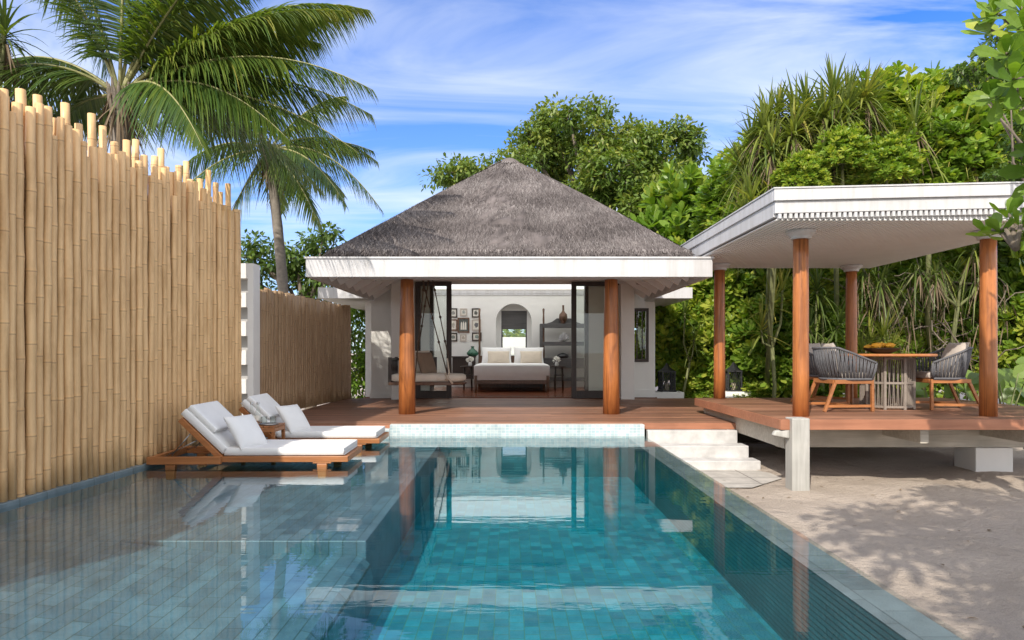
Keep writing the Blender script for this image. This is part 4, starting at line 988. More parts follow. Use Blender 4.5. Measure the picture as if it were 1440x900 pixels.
def chair(lab):
    c = thing('woven_armchair', lab, 'chair', (0,0,0), 'rope woven armchairs round the dining table')     # faces +x
    def plan(s, r, xf):     # s 0..1 round the U from right arm tip over the back to the left arm tip
        straight = xf; arc = PI*r; tot = 2*straight+arc; q = s*tot
        if q < straight: return (xf-q, -r)
        if q < straight+arc: a = (q-straight)/r; return (-r*math.sin(a), -r*math.cos(a))
        return (q-straight-arc, r)
    n = 64; lo = []; hi = []
    for k in range(n+1):
        s = k/n; x, y = plan(s, 0.285, 0.24); lo.append(Vector((x,y,0.435)))
        bk = math.sin(PI*s)**0.9; x2, y2 = plan(s, 0.335, 0.27); hi.append(Vector((x2-0.05*bk, y2, 0.655+0.20*min(1,min(s,1-s)/0.30))))
    m = MB()
    for k in range(n+1):
        j = max(0,min(n, k+(1 if k % 2 else -1)))
        mid = lo[k].lerp(hi[j],0.5)*1.0 + Vector((-0.012*math.sin(PI*k/n),0,0))
        m.tube([lo[k], mid, hi[j]], 0.0085, 5)
        j2 = max(0,min(n,k)); m.tube([lo[k], hi[j2]], 0.007, 4)
    m.tube(hi, 0.016, 8).tube(lo, 0.018, 8).tube([lo[0],lo[0].lerp(hi[0],0.5)+Vector((0.015,0,0)),hi[0]],0.016,8).tube([lo[-1],lo[-1].lerp(hi[-1],0.5)+Vector((0.015,0,0)),hi[-1]],0.016,8)
    m.build('woven_shell', M['rope_grey'], c, smooth=True)
    m = MB().beam((-0.27,-0.25,0.40),(0.27,-0.27,0.40),0.035,0.055).beam((-0.27,0.25,0.40),(0.27,0.27,0.40),0.035,0.055).beam((0.265,-0.25,0.40),(0.265,0.25,0.40),0.035,0.055).beam((-0.265,-0.235,0.40),(-0.265,0.235,0.40),0.035,0.055)
    m.box(-0.25,0.25,-0.25,0.25,0.405,0.42); m.build('seat_frame', M['teak'], c, bevel=0.004)
    for (x,y,dx,dy) in ((0.255,-0.265,0.0,-0.01),(0.255,0.265,0.0,0.01),(-0.25,-0.24,-0.17,-0.02),(-0.25,0.24,-0.17,0.02)):
        MB().beam((x,y,0.40),(x+dx,y+dy,0.001),0.042,0.036,up=(1,0,0)).build('leg', M['teak'], c, bevel=0.004)
    m = MB().beam((0.255,-0.27,0.075),(-0.39,-0.26,0.075),0.022,0.035).beam((0.255,0.27,0.075),(-0.39,0.26,0.075),0.022,0.035).beam((-0.05,-0.26,0.075),(-0.05,0.26,0.075),0.022,0.03); m.build('stretcher', M['teak'], c)
    MB().cushion((0.06,0,0.475),(0.42,0.45,0.10), k=6, n=14, rim=0.6).build('seat_cushion', M['taupe'], c, smooth=True)
    return c
ca = chair('charcoal rope woven armchair seen from the side behind the front left pavilion column')
cb_ = copy_tree(ca, 'rope woven armchair on the far left side of the table with its pale cushion showing')
cc = copy_tree(ca, 'charcoal rope woven armchair right of the dining table showing its taupe seat')
place(ca, (4.60,9.42,pz), math.radians(6)); place(cb_, (4.93,10.62,pz), math.radians(-58)); place(cc, (6.07,9.62,pz), math.radians(176))
pillow('chair_cushion', 'grey cushion just peeking over the back of the nearest left armchair', 'cushion', (4.44,9.42,pz+0.72), (0.44,0.42,0.15), math.radians(76), M['taupe'], 'loose cushions on the armchairs', rz=math.radians(84))
pillow('chair_cushion', 'pale cushion leaning in the far left armchair behind the table', 'cushion', (4.80,10.80,pz+0.74), (0.46,0.42,0.15), math.radians(76), M['taupe'], 'loose cushions on the armchairs', rz=math.radians(28))
pillow('chair_cushion', 'taupe cushion leaning back in the right hand armchair', 'cushion', (6.25,9.62,pz+0.72), (0.46,0.46,0.16), math.radians(68), M['taupe'], 'loose cushions on the armchairs', rz=math.radians(-92))

# ================================================================ loungers in the shallow water
def lounger(lab):
    o = thing('sun_lounger', lab, 'sun lounger', (0,0,0), 'white cushioned sun loungers on the shallow pool ledge')   # head at -x, foot at +x, origin on the ledge
    Lh, W = 2.12, 0.78; ft, fb = 0.240, 0.178
    m = MB().beam((-0.50,-W/2+.03,(ft+fb)/2),(Lh/2,-W/2+.03,(ft+fb)/2),0.055,ft-fb).beam((-0.50,W/2-.03,(ft+fb)/2),(Lh/2,W/2-.03,(ft+fb)/2),0.055,ft-fb)
    m.box(Lh/2-0.055,Lh/2,-W/2+.058,W/2-.058,fb,ft)
    x = -0.42
    while x < Lh/2-0.1: m.box(x,x+0.06,-W/2+.058,W/2-.058,ft-.03,ft-.006); x += 0.085
    m.build('frame', M['teak'], o, bevel=0.005)
    m = MB().box(-Lh/2,-0.28,-W/2-.045,-W/2-.001,fb-.015,ft+.004).box(-Lh/2,-0.28,W/2+.001,W/2+.045,fb-.015,ft+.004).box(-Lh/2,-Lh/2+0.06,-W/2,W/2,fb-.012,ft).box(-0.52,-0.46,-W/2,W/2,fb-.03,fb-.002)
    m.build('head_rail', M['teak'], o, bevel=0.005)
    for (x,y) in ((0.78,-W/2+.035),(0.78,W/2-.035),(-0.82,-W/2+.0),(-0.82,W/2-.0)):
        MB().hexa([(x-.04,y-.03,0.0),(x+.04,y-.03,0.0),(x+.04,y+.03,0.0),(x-.04,y+.03,0.0),(x-.055,y-.03,fb-.018),(x+.055,y-.03,fb-.018),(x+.055,y+.03,fb-.018),(x-.055,y+.03,fb-.018)]).box(x-.10,x+.10,y-.026,y+.026,fb-.017,fb+.002).build('leg', M['teak'], o, bevel=0.006)
    # raised back, hinged at hx
    hx, ang, bl = -0.30, math.radians(44), 0.60
    ca_, sa_ = math.cos(ang), math.sin(ang)
    def bp(s, n): return (hx - ca_*s - sa_*n*(-1)*(-1), 0, ft + sa_*s + ca_*n*(-1)*(-1)) 
    u = Vector((-ca_,0,sa_)); nn = Vector((sa_,0,ca_)); h0 = Vector((hx,0,ft-0.02))
    m = MB()
    for y in (-W/2+.03, W/2-.03): m.beam(h0+Vector((0,y,0)), h0+u*bl+Vector((0,y,0)), 0.05, 0.06, up=nn)
    for s in np.linspace(0.03,bl-0.03,9): m.beam(h0+u*s+Vector((0,-W/2+.055,0)), h0+u*s+Vector((0,W/2-.055,0)), 0.05, 0.02, up=nn)
    m.build('backrest', M['teak'], o, bevel=0.004)
    for y in (-W/2+.10, W/2-.10): m = MB().tube([h0+u*0.46+Vector((0,y,-0.03)), (-0.86,y,ft)], 0.007, 6).tube([h0+u*0.34+Vector((0,y,-0.03)), (-0.95,y,ft-.02)], 0.005, 6); m.build('stay', M['steel'], o, smooth=True)
    rot = Matrix((( -ca_*-1, 0, sa_),(0,1,0),(-sa_,0,ca_)))   # local x -> down the back, z -> normal
    cs = MB().cushion((hx+0.03+(Lh/2-hx-0.08)/2, 0, ft+0.047), (Lh/2-hx-0.08, W-0.05, 0.088), k=16, n=18, rim=0.82)
    cu = cs.build('seat_cushion', M['outdoor_cushion'], o, smooth=True)
    xa, xb, wy = hx+0.05, Lh/2-0.055, (W-0.05)/2-0.012
    sm = MB()
    for zz in (ft+0.012, ft+0.080): sm.tube([(xa,-wy,zz),(xb,-wy,zz),(xb+0.008,-wy+0.02,zz),(xb+0.008,wy-0.02,zz),(xb,wy,zz),(xa,wy,zz)], 0.0055, 6)
    sm.build('piping', M['outdoor_cushion'], cu, smooth=True)
    c = h0 + u*(bl/2+0.03) + nn*0.08
    MB().cushion(c, (bl+0.02, W-0.05, 0.09), rot, k=16, n=18, rim=0.8).build('back_cushion', M['outdoor_cushion'], o, smooth=True)
    c = h0 + u*(bl*0.70+0.02) + nn*0.155
    MB().cushion(c, (bl*0.64, W-0.09, 0.07), rot, k=12, n=16, rim=0.7).build('headrest', M['outdoor_cushion'], o, smooth=True)
    return o
l1 = lounger('white cushioned teak sun lounger nearest the camera on the pool ledge')
l2 = copy_tree(l1, 'white cushioned teak sun lounger farther back behind the small bottle table')
place(l1, (-2.80,7.70,-0.13), 0.02); place(l2, (-2.74,9.18,-0.13), 0.02)
pillow('throw_pillow', 'square white pillow leaning on the back of the nearest lounger', 'pillow', (-2.91,7.56,0.35), (0.42,0.42,0.15), math.radians(54), M['outdoor_cushion'], 'loose pillows on the loungers', rz=math.radians(68), k=2.3)
pillow('throw_pillow', 'square white pillow leaning on the back of the farther lounger', 'pillow', (-2.85,9.04,0.35), (0.42,0.42,0.15), math.radians(54), M['outdoor_cushion'], 'loose pillows on the loungers', rz=math.radians(68), k=2.3)
t = thing('drinks_table', 'low teak table between the two sun loungers holding bottles and glasses', 'side table', (PX(371,8.38),8.38,-0.13))
tx, ty, tz = PX(371,8.38), 8.38, PZ(597,8.35)
m = MB()
for k in range(6): m.box(tx-0.20+k*0.067, tx-0.20+k*0.067+0.061, ty-0.20, ty+0.20, tz-0.022, tz)
m.box(tx-0.2,tx+0.2,ty-0.2,ty-0.165,tz-0.075,tz-0.024).box(tx-0.2,tx+0.2,ty+0.165,ty+0.2,tz-0.075,tz-0.024).box(tx-0.2,tx-0.165,ty-.164,ty+.164,tz-0.075,tz-0.024).box(tx+0.165,tx+0.2,ty-.164,ty+.164,tz-0.075,tz-0.024)
m.build('top', M['teak'], t, bevel=0.004)
for sx in (-1,1):
    for sy in (-1,1): MB().box(tx+sx*0.18-.02,tx+sx*0.18+.02,ty+sy*0.18-.02,ty+sy*0.18+.02,-0.129,tz-0.0755).build('leg', M['teak'], t, bevel=0.004)
bottle_m = glassy('bottle_glass', (0.93,0.95,0.94), 1.45)[0]
for k, (px, lab) in enumerate(((354,'clear glass water bottle on the teak table, left of the pair'),(361.5,'clear glass water bottle on the teak table, right of the pair beside the glasses'))):
    b = thing('water_bottle', lab, 'bottle', (0,0,0), 'glass water bottles')
    MB().lathe([(0.033,0),(0.036,0.01),(0.036,0.13),(0.030,0.16),(0.015,0.20),(0.013,0.25)], n=18).build('body', bottle_m, b, smooth=True)
    MB().lathe([(0.037,0.05),(0.0372,0.052),(0.0372,0.11),(0.037,0.112)], n=18).build('paper_label', M['paper'], b, smooth=True)
    MB().lathe([(0.016,0.245),(0.017,0.25),(0.017,0.272),(0.01,0.276)], n=12).build('stopper', M['steel'], b, smooth=True)
    place(b, (PX(px,8.32),8.32+0.03*k,tz+0.001))
tr = MB().lathe([(0.10,0.0),(0.115,0.004),(0.12,0.014),(0.112,0.008)], (0,0,0), 24).build('glass_tray', M['steel'], None, smooth=True); tr.location = (PX(378,8.34),8.34,tz+0.001); tag(tr, 'small round metal tray under the drinking glasses on the teak table', 'tray')
for k, (dx, dy, lab) in enumerate(((-0.05,-0.02,'upturned drinking glass on the tray, nearer the bottles'),(0.05,0.01,'drinking glass on the tray at the right edge of the teak table'))):
    g_ = MB().lathe([(0.030,0),(0.034,0.01),(0.038,0.085),(0.036,0.086),(0.032,0.012)], (0,0,0), 18).build('drinking_glass', bottle_m, None, smooth=True); g_.location = (PX(378,8.34)+dx,8.34+dy,tz+0.015); tag(g_, lab, 'glass', 'drinking glasses on the tray')
# ================================================================ vegetation
rp = np.random.default_rng(21)
def frond(mb, rb, base, d, Ln, droop, nleaf=64, ll=0.55, tone=0.5, twist=0.0, hang=0.55, rng=rp):
    """one feather frond: rachis into rb, leaflets into mb"""
    base = np.array(base,float); d = unit(np.array(d,float)[None])[0]; t = np.linspace(0,1,26)
    C = base[None] + d[None]*(Ln*t)[:,None]; C[:,2] -= droop*Ln*t**2.1
    rb.tube([tuple(c) for c in C], list(np.linspace(0.028,0.004,26)), 5)
    tl = np.linspace(0.14,0.995,nleaf); Tn = np.gradient(C, t, axis=0)
    P_ = np.stack([np.interp(tl,t,C[:,k]) for k in range(3)],1); Td = unit(np.stack([np.interp(tl,t,Tn[:,k]) for k in range(3)],1))
    side = unit(np.cross(Td,[0,0,1.0])); nor = np.cross(side,Td)
    ct, st_ = math.cos(twist), math.sin(twist); side, nor = side*ct+nor*st_, nor*ct-side*st_
    for sg in (-1,1):
        l = ll*np.clip(np.sin(PI*np.clip(tl*0.86+0.10,0,1)),0.25,1)*rng.uniform(0.85,1.12,nleaf)*(1+0.25*(1-tl))
        dd = Td*(0.55+0.35*tl)[:,None] + sg*side*0.85 + nor*rng.normal(0.05,0.06,(nleaf,1)) + rng.normal(0,0.04,(nleaf,3))
        dd[:,2] -= hang*rng.uniform(0.75,1.15,nleaf)
        tn = np.clip(tone + 0.13 + rng.normal(0,0.12,nleaf) + 0.12*(tl>0.85),0,1)
        ribbons(mb, P_, dd, l, 0.026*rng.uniform(0.8,1.2,nleaf), rng.uniform(0.15,0.6,nleaf), 4, [0.6,1,0.85,0.55,0.08], tn, up=nor+rng.normal(0,0.12,(nleaf,3)), fold=0.10)
def palm(lab, root, crown, r0, fr, nback=8, ll=0.55, bend=0.3, L0=3.2):
    o = thing('coconut_palm', lab, 'palm tree', root)
    p0, p1 = Vector(root), Vector(crown); pts = []; R = []
    for k in range(24):
        t = k/23; p = p0.lerp(p1,t); p.x += bend*math.sin(PI*t)*0.5; pts.append(p); R.append(r0*(1.25-0.25*min(1,t*6))*(1-0.25*t)*(1.03 if k%2 else 0.98))
    MB().tube(pts, R, 14).build('trunk', M['palm_bark'], o, smooth=True)
    lf, rb = MB(), MB()
    for (d, Ln, dr, tw, tone) in fr: frond(lf, rb, p1+Vector((0,0,0.05)), d, Ln, dr, int(40*Ln), ll, tone, tw)
    for k in range(nback):
        a = rp.uniform(0.1,PI-0.1); frond(lf, rb, p1, (math.cos(a),math.sin(a)*1.0+0.2,rp.uniform(0.1,1.2)), L0*rp.uniform(0.8,1.1), rp.uniform(0.3,0.7), 80, ll, 0.45)
    lo = lf.build('fronds', M['leaf_palm'], o); rb.build('rachis', M['rachis'], lo, smooth=True)
    m = MB()
    for k in range(16):
        a = k*2.4; m.tube([p1+Vector((0,0,-0.35)), p1+Vector((0.09*math.cos(a),0.09*math.sin(a),-0.12)), p1+Vector((0.15*math.cos(a),0.15*math.sin(a),0.10+0.01*k))],[0.05,0.05,0.012],6)
    dm = MB(); n = 60; a = rp.uniform(0,2*PI,n)
    ribbons(dm, np.array(p1)[None]+np.stack([0.12*np.cos(a),0.12*np.sin(a),rp.uniform(-.3,.1,n)],1), np.stack([np.cos(a)*0.5,np.sin(a)*0.5,-rp.uniform(0.5,1.5,n)],1), rp.uniform(0.3,0.8,n), 0.03, 0.2, 3, [1,.9,.6,.1], rp.uniform(0,1,n))
    m.build('crown_shaft', M['bark'], o, smooth=True); dm.build('dry_fibre', M['dead_leaf'], o)
    return o
Y1 = 9.4; c1 = P(168,140,Y1)
def fd(px, py, Y, c): q = P(px,py,Y); return (q[0]-c[0], q[1]-c[1], q[2]-c[2])
fr1 = [   # (direction, length, droop, leaf twist, tone)
 ((3.0,-0.2,2.35), 4.1, 0.36, 0.15, 0.62),    # big arch to the upper right
 ((2.6,0.2,1.05), 3.7, 0.42, 0.1, 0.50),      # lower right arch
 ((2.3,0.8,2.9), 4.2, 0.42, 0.1, 0.62),
 ((0.25,-0.3,2.6), 3.3, 0.16, 0.2, 0.45), ((-0.5,-0.2,2.4), 3.2, 0.30, -0.2, 0.42), ((0.95,0.1,2.6), 3.5, 0.22, 0.3, 0.5),
 ((-1.6,0.0,1.4), 2.9, 0.62, 0.0, 0.42), ((-1.2,-0.6,0.9), 2.4, 0.75, 0.0, 0.42), ((0.8,-0.5,0.35), 2.0, 0.85, 0.0, 0.36), ((-0.9,0.3,0.2),2.1,0.7,0,0.35),
 ((3.3,0.4,3.2), 4.7, 0.40, 0.1, 0.6), ((1.9,-0.2,3.4), 4.3, 0.34, 0.2, 0.58), ((3.0,-0.3,1.5), 4.0, 0.46, 0.1, 0.5),
 ((-0.9,-0.3,2.9), 3.6, 0.5, 0.1, 0.48), ((0.4,0.2,3.0), 3.8, 0.2, 0.2, 0.55), ((1.5,0.4,2.9), 3.9, 0.35, 0.1, 0.58), ((2.6,-0.1,0.55), 3.4, 0.45, 0.1, 0.45),
 ((1.5,-0.3,0.55), 2.7, 0.62, 0.0, 0.38), ((1.6,1.2,0.5), 3.0, 0.55, 0.0, 0.42), ((2.1,0.3,1.9), 3.6, 0.42, 0.2, 0.5), ((1.2,0.6,1.6),3.2,0.5,0,0.45)]
palm('tall coconut palm with large arching fronds directly behind the tall bamboo screen', (c1[0]-0.5, Y1+0.3, -0.4), c1, 0.17, fr1, 5, 0.72)
Y2 = 13.2; c2 = P(378,215,Y2)
fr2 = [((1.2,0,0.35),2.3,0.8,0,0.4),((1.0,-0.5,0.05),1.9,0.7,0,0.35),((-0.6,-0.5,-0.1),1.8,0.6,0,0.4),((-1.1,0,0.5),2.3,0.75,0,0.42),((0.6,-0.4,-0.4),1.7,0.5,0,0.5),((-0.4,-0.3,-0.7),1.5,0.35,0,0.62),
       ((0.2,0,1.5),2.4,0.2,0,0.55),((0.9,0.2,1.3),2.5,0.35,0,0.6),((-0.8,0.2,1.3),2.4,0.35,0,0.5),((1.3,0.5,0.9),2.5,0.55,0,0.5),((-0.2,-0.6,0.9),2.2,0.6,0,0.45)]
palm('slender leaning coconut palm with grey trunk behind the lower bamboo fence', (PX(403,Y2),Y2,-0.4), c2, 0.115, fr2, 4, 0.55, 0.22, 2.3)

# ---------------------------------------------------------------- broad crowned trees
def broad_tree(name, lab, root, trunk_r, lobes, leaf=0.17, per=42, clr=0.42, dens=1.0, mat='leaf_tree', tone=0.5, group=None, limb_to=None, rng=rp):
    """lobes: (x,y,z,r) balls that together make the crown"""
    o = thing(name, lab, 'tree', root, group)
    tm = MB(); root = Vector(root)
    cx = np.mean([l[0] for l in lobes]); cy = np.mean([l[1] for l in lobes]); zl = min(l[2]-l[3] for l in lobes); zm = np.mean([l[2] for l in lobes])
    fork = Vector((root.x*0.6+cx*0.4, root.y*0.6+cy*0.4, root.z + max(1.0,(zl-root.z)*0.8)))
    tm.tube([root, root.lerp(fork,0.15)+Vector((0.02,0,0)), root.lerp(fork,0.6)+Vector((0.08,0.05,0)), fork], [trunk_r*1.35,trunk_r,trunk_r*0.85,trunk_r*0.75], 12)
    lf = MB()
    for (x,y,z,r) in lobes:
        e = Vector((x,y,z)); mid = fork.lerp(e,0.5)+Vector((rng.uniform(-.3,.3),rng.uniform(-.2,.2),rng.uniform(0,.4)))
        tm.tube([fork, mid, e], [trunk_r*0.55,trunk_r*0.35,trunk_r*0.10], 7)
        n = max(4,int(dens*9*(r/clr)**2*0.42))
        u = rand_dirs(n,rng); rr = r*rng.uniform(0.35,1.0,n)**0.6
        for k in range(n):
            c = np.array([x,y,z])+u[k]*rr[k]*np.array([1,0.9,0.85])
            if k % 2 == 0: tm.tube([e, e.lerp(Vector(c),0.55)+Vector((0,0,0.06)), Vector(c)],[trunk_r*0.12,trunk_r*0.07,0.012],5)
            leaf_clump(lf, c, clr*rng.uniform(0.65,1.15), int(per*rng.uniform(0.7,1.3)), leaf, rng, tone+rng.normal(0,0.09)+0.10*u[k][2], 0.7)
    tm.build('trunk', M['bark'], o, smooth=True); lf.build('crown', M[mat], o)
    return o
Yt = 24
def lob(px,py,rpx,Y,dy=0): x,y,z = P(px,py,Y+dy); return (x,y+0.0,z,rpx/960*Y)
L_ = [lob(*a) for a in [(640,243,24,Yt,-1),(668,240,18,Yt,0),(745,205,34,Yt,0),(772,170,24,Yt,.5),(800,162,20,Yt,-1),(838,160,22,Yt,0),(720,228,22,Yt,-1.5),(790,210,38,Yt,1),(830,205,36,Yt,-.5),(880,195,30,Yt,.5),(905,205,30,Yt,-1),
      (950,198,30,Yt,0),(970,215,20,Yt,1),(860,245,40,Yt,-1.5),(905,250,40,Yt,.5),(945,250,38,Yt,-.5),(930,290,42,Yt,-2),(985,275,26,Yt,0),(900,310,36,Yt,-2),(965,320,36,Yt,-1),(1000,310,26,Yt,-2),(1015,270,20,Yt,.5),(835,270,30,Yt,-1),(780,250,30,Yt,1),(700,265,26,Yt,1),(660,275,26,Yt,1),(620,250,12,Yt,0)]]
broad_tree('broadleaf_tree', 'big spreading broadleaf tree rising behind the thatched roof', (3.2,Yt+0.5,-0.4), 0.34, L_, 0.19, 54, 0.48, 3.0, tone=0.76)
L_ = [lob(*a) for a in [(1012,250,20,20,0),(1030,290,34,20,0),(1005,335,30,20,-1),(1050,330,30,20,0),(1030,360,30,20,0),(990,365,30,20,0),(1065,260,24,20,0),(1045,225,16,20,.5)]]
broad_tree('broadleaf_tree', 'smaller leafy tree filling the gap between the thatched roof and the pavilion roof', (6.8,20.4,-0.4), 0.16, L_, 0.19, 46, 0.45, 2.2, tone=0.66)
L_ = [lob(*a) for a in [(440,345,20,17,0),(465,350,16,17,0),(455,330,12,17,-.5),(420,365,24,17,0),(385,370,28,17,0),(355,365,20,17,0),(450,380,26,17,0),(480,375,18,17,0),(410,395,26,17,.3),(360,395,24,17,.3),(350,345,12,17,0),(480,405,20,17,0),(440,410,22,17,0)]]
broad_tree('broadleaf_tree', 'low bushy tree behind the lower bamboo fence left of the villa roof', (-5.0,17.2,-0.4), 0.14, L_, 0.15, 46, 0.34, 1.7, tone=0.5)
L_ = [lob(*a) for a in [(500,440,16,19,0),(515,470,18,19,0),(505,500,20,19,0),(525,520,18,19,0),(500,540,20,19,0),(515,430,18,19,0),(535,450,18,19,0),(510,565,16,19,0),(480,480,20,19,0),(480,530,20,19,0)]]
broad_tree('tall_shrub', 'leafy shrub in the gap between the lower bamboo fence and the villa wall', (-4.1,19.4,-0.4), 0.06, L_, 0.15, 50, 0.34, 1.8, mat='leaf_shrub', tone=0.62)
# pandanus at the top left edge
def pandanus(lab, root, heads, Ln=0.9, W=0.05, n=44, trunk_r=0.06, tone=0.5, dead=True, cat='pandanus', group=None, rng=rp, droop=(0.2,0.9)):
    o = thing('pandanus', lab, cat, root, group); tm, lf, dd = MB(), MB(), MB(); root = Vector(root)
    hub = Vector(np.mean(np.array(heads),0)); hub.z = max(root.z+0.3, hub.z-0.9)
    tm.tube([root, root.lerp(hub,0.5)+Vector((rng.uniform(-.15,.15),0.05,0)), hub],[trunk_r*1.3,trunk_r*1.1,trunk_r],8)
    for h in heads:
        h = Vector(h); mid = hub.lerp(h,0.5)+Vector((rng.uniform(-.1,.1),rng.uniform(0,.2),-0.12))
        tm.tube([hub,mid,h],[trunk_r*0.8,trunk_r*0.65,trunk_r*0.6],7)
        ax = (h-mid).normalized()+Vector((0,-0.25,0.4))
        strap_head(lf, h, n, Ln*rng.uniform(0.85,1.15), W, rng, tone+rng.normal(0,0.06), ax, droop)
        if dead:
            k = 16; a = rng.uniform(0,2*PI,k)
            ribbons(dd, np.array(h)[None]+np.stack([0.06*np.cos(a),0.06*np.sin(a),rng.uniform(-.35,-.1,k)],1), np.stack([np.cos(a)*0.45,np.sin(a)*0.45-0.1,-rng.uniform(0.3,1.2,k)],1), Ln*rng.uniform(0.5,0.9,k), W*0.8, 0.35, 4, [.9,1,.8,.5,.1], rng.uniform(0,1,k), fold=0.1)
    tm.build('stem', M['stem'], o, smooth=True); lf.build('leaves', M['leaf_pandan'], o)
    if dead: dd.build('dry_leaves', M['dead_leaf'], o)
    return o
pandanus('dark pandanus with narrow strap leaves at the top left edge behind the tall bamboo screen', (PX(-25,8.6),8.6,-0.4), [P(6,42,8.6),P(-18,25,8.7),P(0,85,8.9),P(-20,100,8.6)], 0.62, 0.035, 44, 0.05, 0.40)

# ---------------------------------------------------------------- shrubs of the right hand thicket
def shrub_mesh(seed, rx, ry, rz, nros, size, tone, nleaf=10):
    rng = np.random.default_rng(seed); m = MB()
    u = rand_dirs(nros, rng); u[:,2] = np.abs(u[:,2])*1.3 - 0.5; u[:,1] = np.where(rng.uniform(0,1,nros)<0.3, -u[:,1]*np.sign(u[:,1]), u[:,1]); u = unit(u)
    bl = 1 + 0.16*np.sin(u[:,0]*5+seed)*np.cos(u[:,2]*6+seed*2) + 0.10*np.sin(u[:,1]*9+u[:,2]*7)
    rad = rng.uniform(0.62,1.0,nros)*bl
    c = u*rad[:,None]*np.array([rx,ry,rz])
    ax = u*0.75 + np.array([0,-0.22,0.65]) + rng.normal(0,0.25,(nros,3))
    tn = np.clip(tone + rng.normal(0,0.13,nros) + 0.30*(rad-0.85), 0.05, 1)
    rosettes(m, c, ax, size*rng.uniform(0.75,1.25,nros), nleaf, tn, 0.40, rng, nseg=4)
    n = nros*5; u = rand_dirs(n, rng); u[:,2] = np.abs(u[:,2])-0.1; p = u*rng.uniform(0.15,0.8,(n,1))*np.array([rx,ry,rz])
    ribbons(m, p, rand_dirs(n,rng)+np.array([0,0,0.2]), size*0.9*rng.uniform(0.7,1.2,n), size*0.38, 0.25, 2, [0.2,1,0.2], np.clip(rng.normal(tone-0.15,0.12,n),0,1), up=rand_dirs(n,rng)+np.array([0,0,0.7]))
    s = MB()
    for k in range(46):
        q = c[k]; s.tube([(q[0]*0.12,q[1]*0.12,-rz*0.2),(q[0]*0.55,q[1]*0.55,q[2]*0.45),tuple(q*0.97)],[0.035,0.022,0.010],5)
    return m, s
def shrub(lab, loc, dims, nros, size, tone, seed, name='broadleaf_shrub', group='glossy shrubs of the thicket on the right'):
    o = thing(name, lab, 'shrub', (0,0,0), group); a, b = shrub_mesh(seed, *dims, nros, size, tone)
    b.tube([(0,0,-dims[2]),(0.05,0.03,-dims[2]*0.5),(0,0,-dims[2]*0.1)],[0.07,0.055,0.045],7)
    a.build('crown', M['leaf_shrub'], o); b.build('stem', M['stem'], o, smooth=True); o.location = loc; return o
# front row beside the villa and behind the lanterns (sunlit)
def at(px, py, Y): return P(px, py, Y)
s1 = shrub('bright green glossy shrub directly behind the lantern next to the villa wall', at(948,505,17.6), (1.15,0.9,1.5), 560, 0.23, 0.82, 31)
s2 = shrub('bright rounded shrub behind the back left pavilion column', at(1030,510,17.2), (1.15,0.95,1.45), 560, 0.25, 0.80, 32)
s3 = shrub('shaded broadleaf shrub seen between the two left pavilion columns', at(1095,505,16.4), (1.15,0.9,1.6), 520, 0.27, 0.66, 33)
rows = [(0,945,425,18.2,1.1,'upper yellow green shrub just under the pavilion roof beside the villa eave'),(1,1025,430,18.0,1.15,'tall sunlit shrub under the pavilion roof above the lantern behind the platform'),(2,1090,425,17.4,1.1,'leafy shrub high under the pavilion roof left of the front left column'),
 (2,1160,510,15.9,0.95,'dark shrub just left of the back right pavilion column'),(0,1165,430,16.8,1.15,'dark leafy shrub high under the roof left of the back right column'),(1,1235,520,16.2,0.95,'shrub with dark leaves directly behind the dining table'),(2,1245,440,17.0,1.2,'shaded shrub high under the roof above the dining table'),
 (0,1310,520,16.2,0.95,'shrub behind the right hand armchair in the shade'),(1,1320,430,16.8,1.2,'shaded shrub high under the roof above the right hand armchair'),(2,1385,510,15.8,1.0,'shrub in shade directly behind the front right column'),(0,1395,420,16.4,1.2,'shaded shrub high behind the top of the front right column'),
 (1,1450,500,15.2,1.1,'shrub at the right edge of the picture behind the front right column'),(2,1460,400,15.6,1.25,'tall shrub at the right edge of the picture level with the pavilion ceiling')]
src = [s1,s2,s3]
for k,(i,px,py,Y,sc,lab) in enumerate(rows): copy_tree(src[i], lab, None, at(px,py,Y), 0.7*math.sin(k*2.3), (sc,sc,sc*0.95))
low = [(0,985,553,17.0,0.5,'small low shrub between the two lantern plinths'),(1,1075,556,16.2,0.5,'small low shrub just right of the lantern behind the platform'),(2,1150,560,15.4,0.5,'small low shrub at the back edge of the platform left of the back right column')]
for k,(i,px,py,Y,sc,lab) in enumerate(low): copy_tree(src[i], lab, None, at(px,py,Y), 0.5*k, (sc*1.4,sc,sc*0.6))
# upper mass, seen above the pavilion roof
hi = [(0,1085,240,16.6,0.95,'shrubby crown at the left shoulder of the green mass above the pavilion roof'),(1,1160,215,15.8,0.95,'yellow green shrub crown above the left half of the pavilion fascia'),(2,1205,235,14.2,0.9,'light shrub crown close above the middle of the pavilion fascia'),
      (0,1250,185,14.9,1.1,'shrub crown on the skyline above the middle of the pavilion fascia'),(1,1325,185,14.8,1.1,'dense shrub crown on the skyline towards the right edge'),(2,1290,240,13.8,0.9,'pale rosette shrub crown low above the right half of the pavilion fascia'),
      (0,1400,180,14.4,1.2,'large shrub crown at the upper right edge of the thicket'),(1,1120,268,14.6,0.6,'small bright shrub crown just above the left end of the pavilion roof'),(2,1370,235,13.6,1.0,'shrub crown low at the far right above the pavilion roof'),
      (2,1040,290,16.4,0.9,'dark shrub crown beside the upper left edge of the pavilion roof'),(1,1450,240,13.6,1.1,'shrub crown cut by the right edge just above the pavilion roof')]
hi += [(1,1185,222,12.95,0.5,'small yellow green rosette bush in front of the tall spiky pandanus above the pavilion fascia'),(0,1128,252,12.9,0.42,'little yellow green bush just above the front left corner of the pavilion roof'),(1,1245,238,12.95,0.5,'yellow green bush low above the middle of the pavilion fascia')]
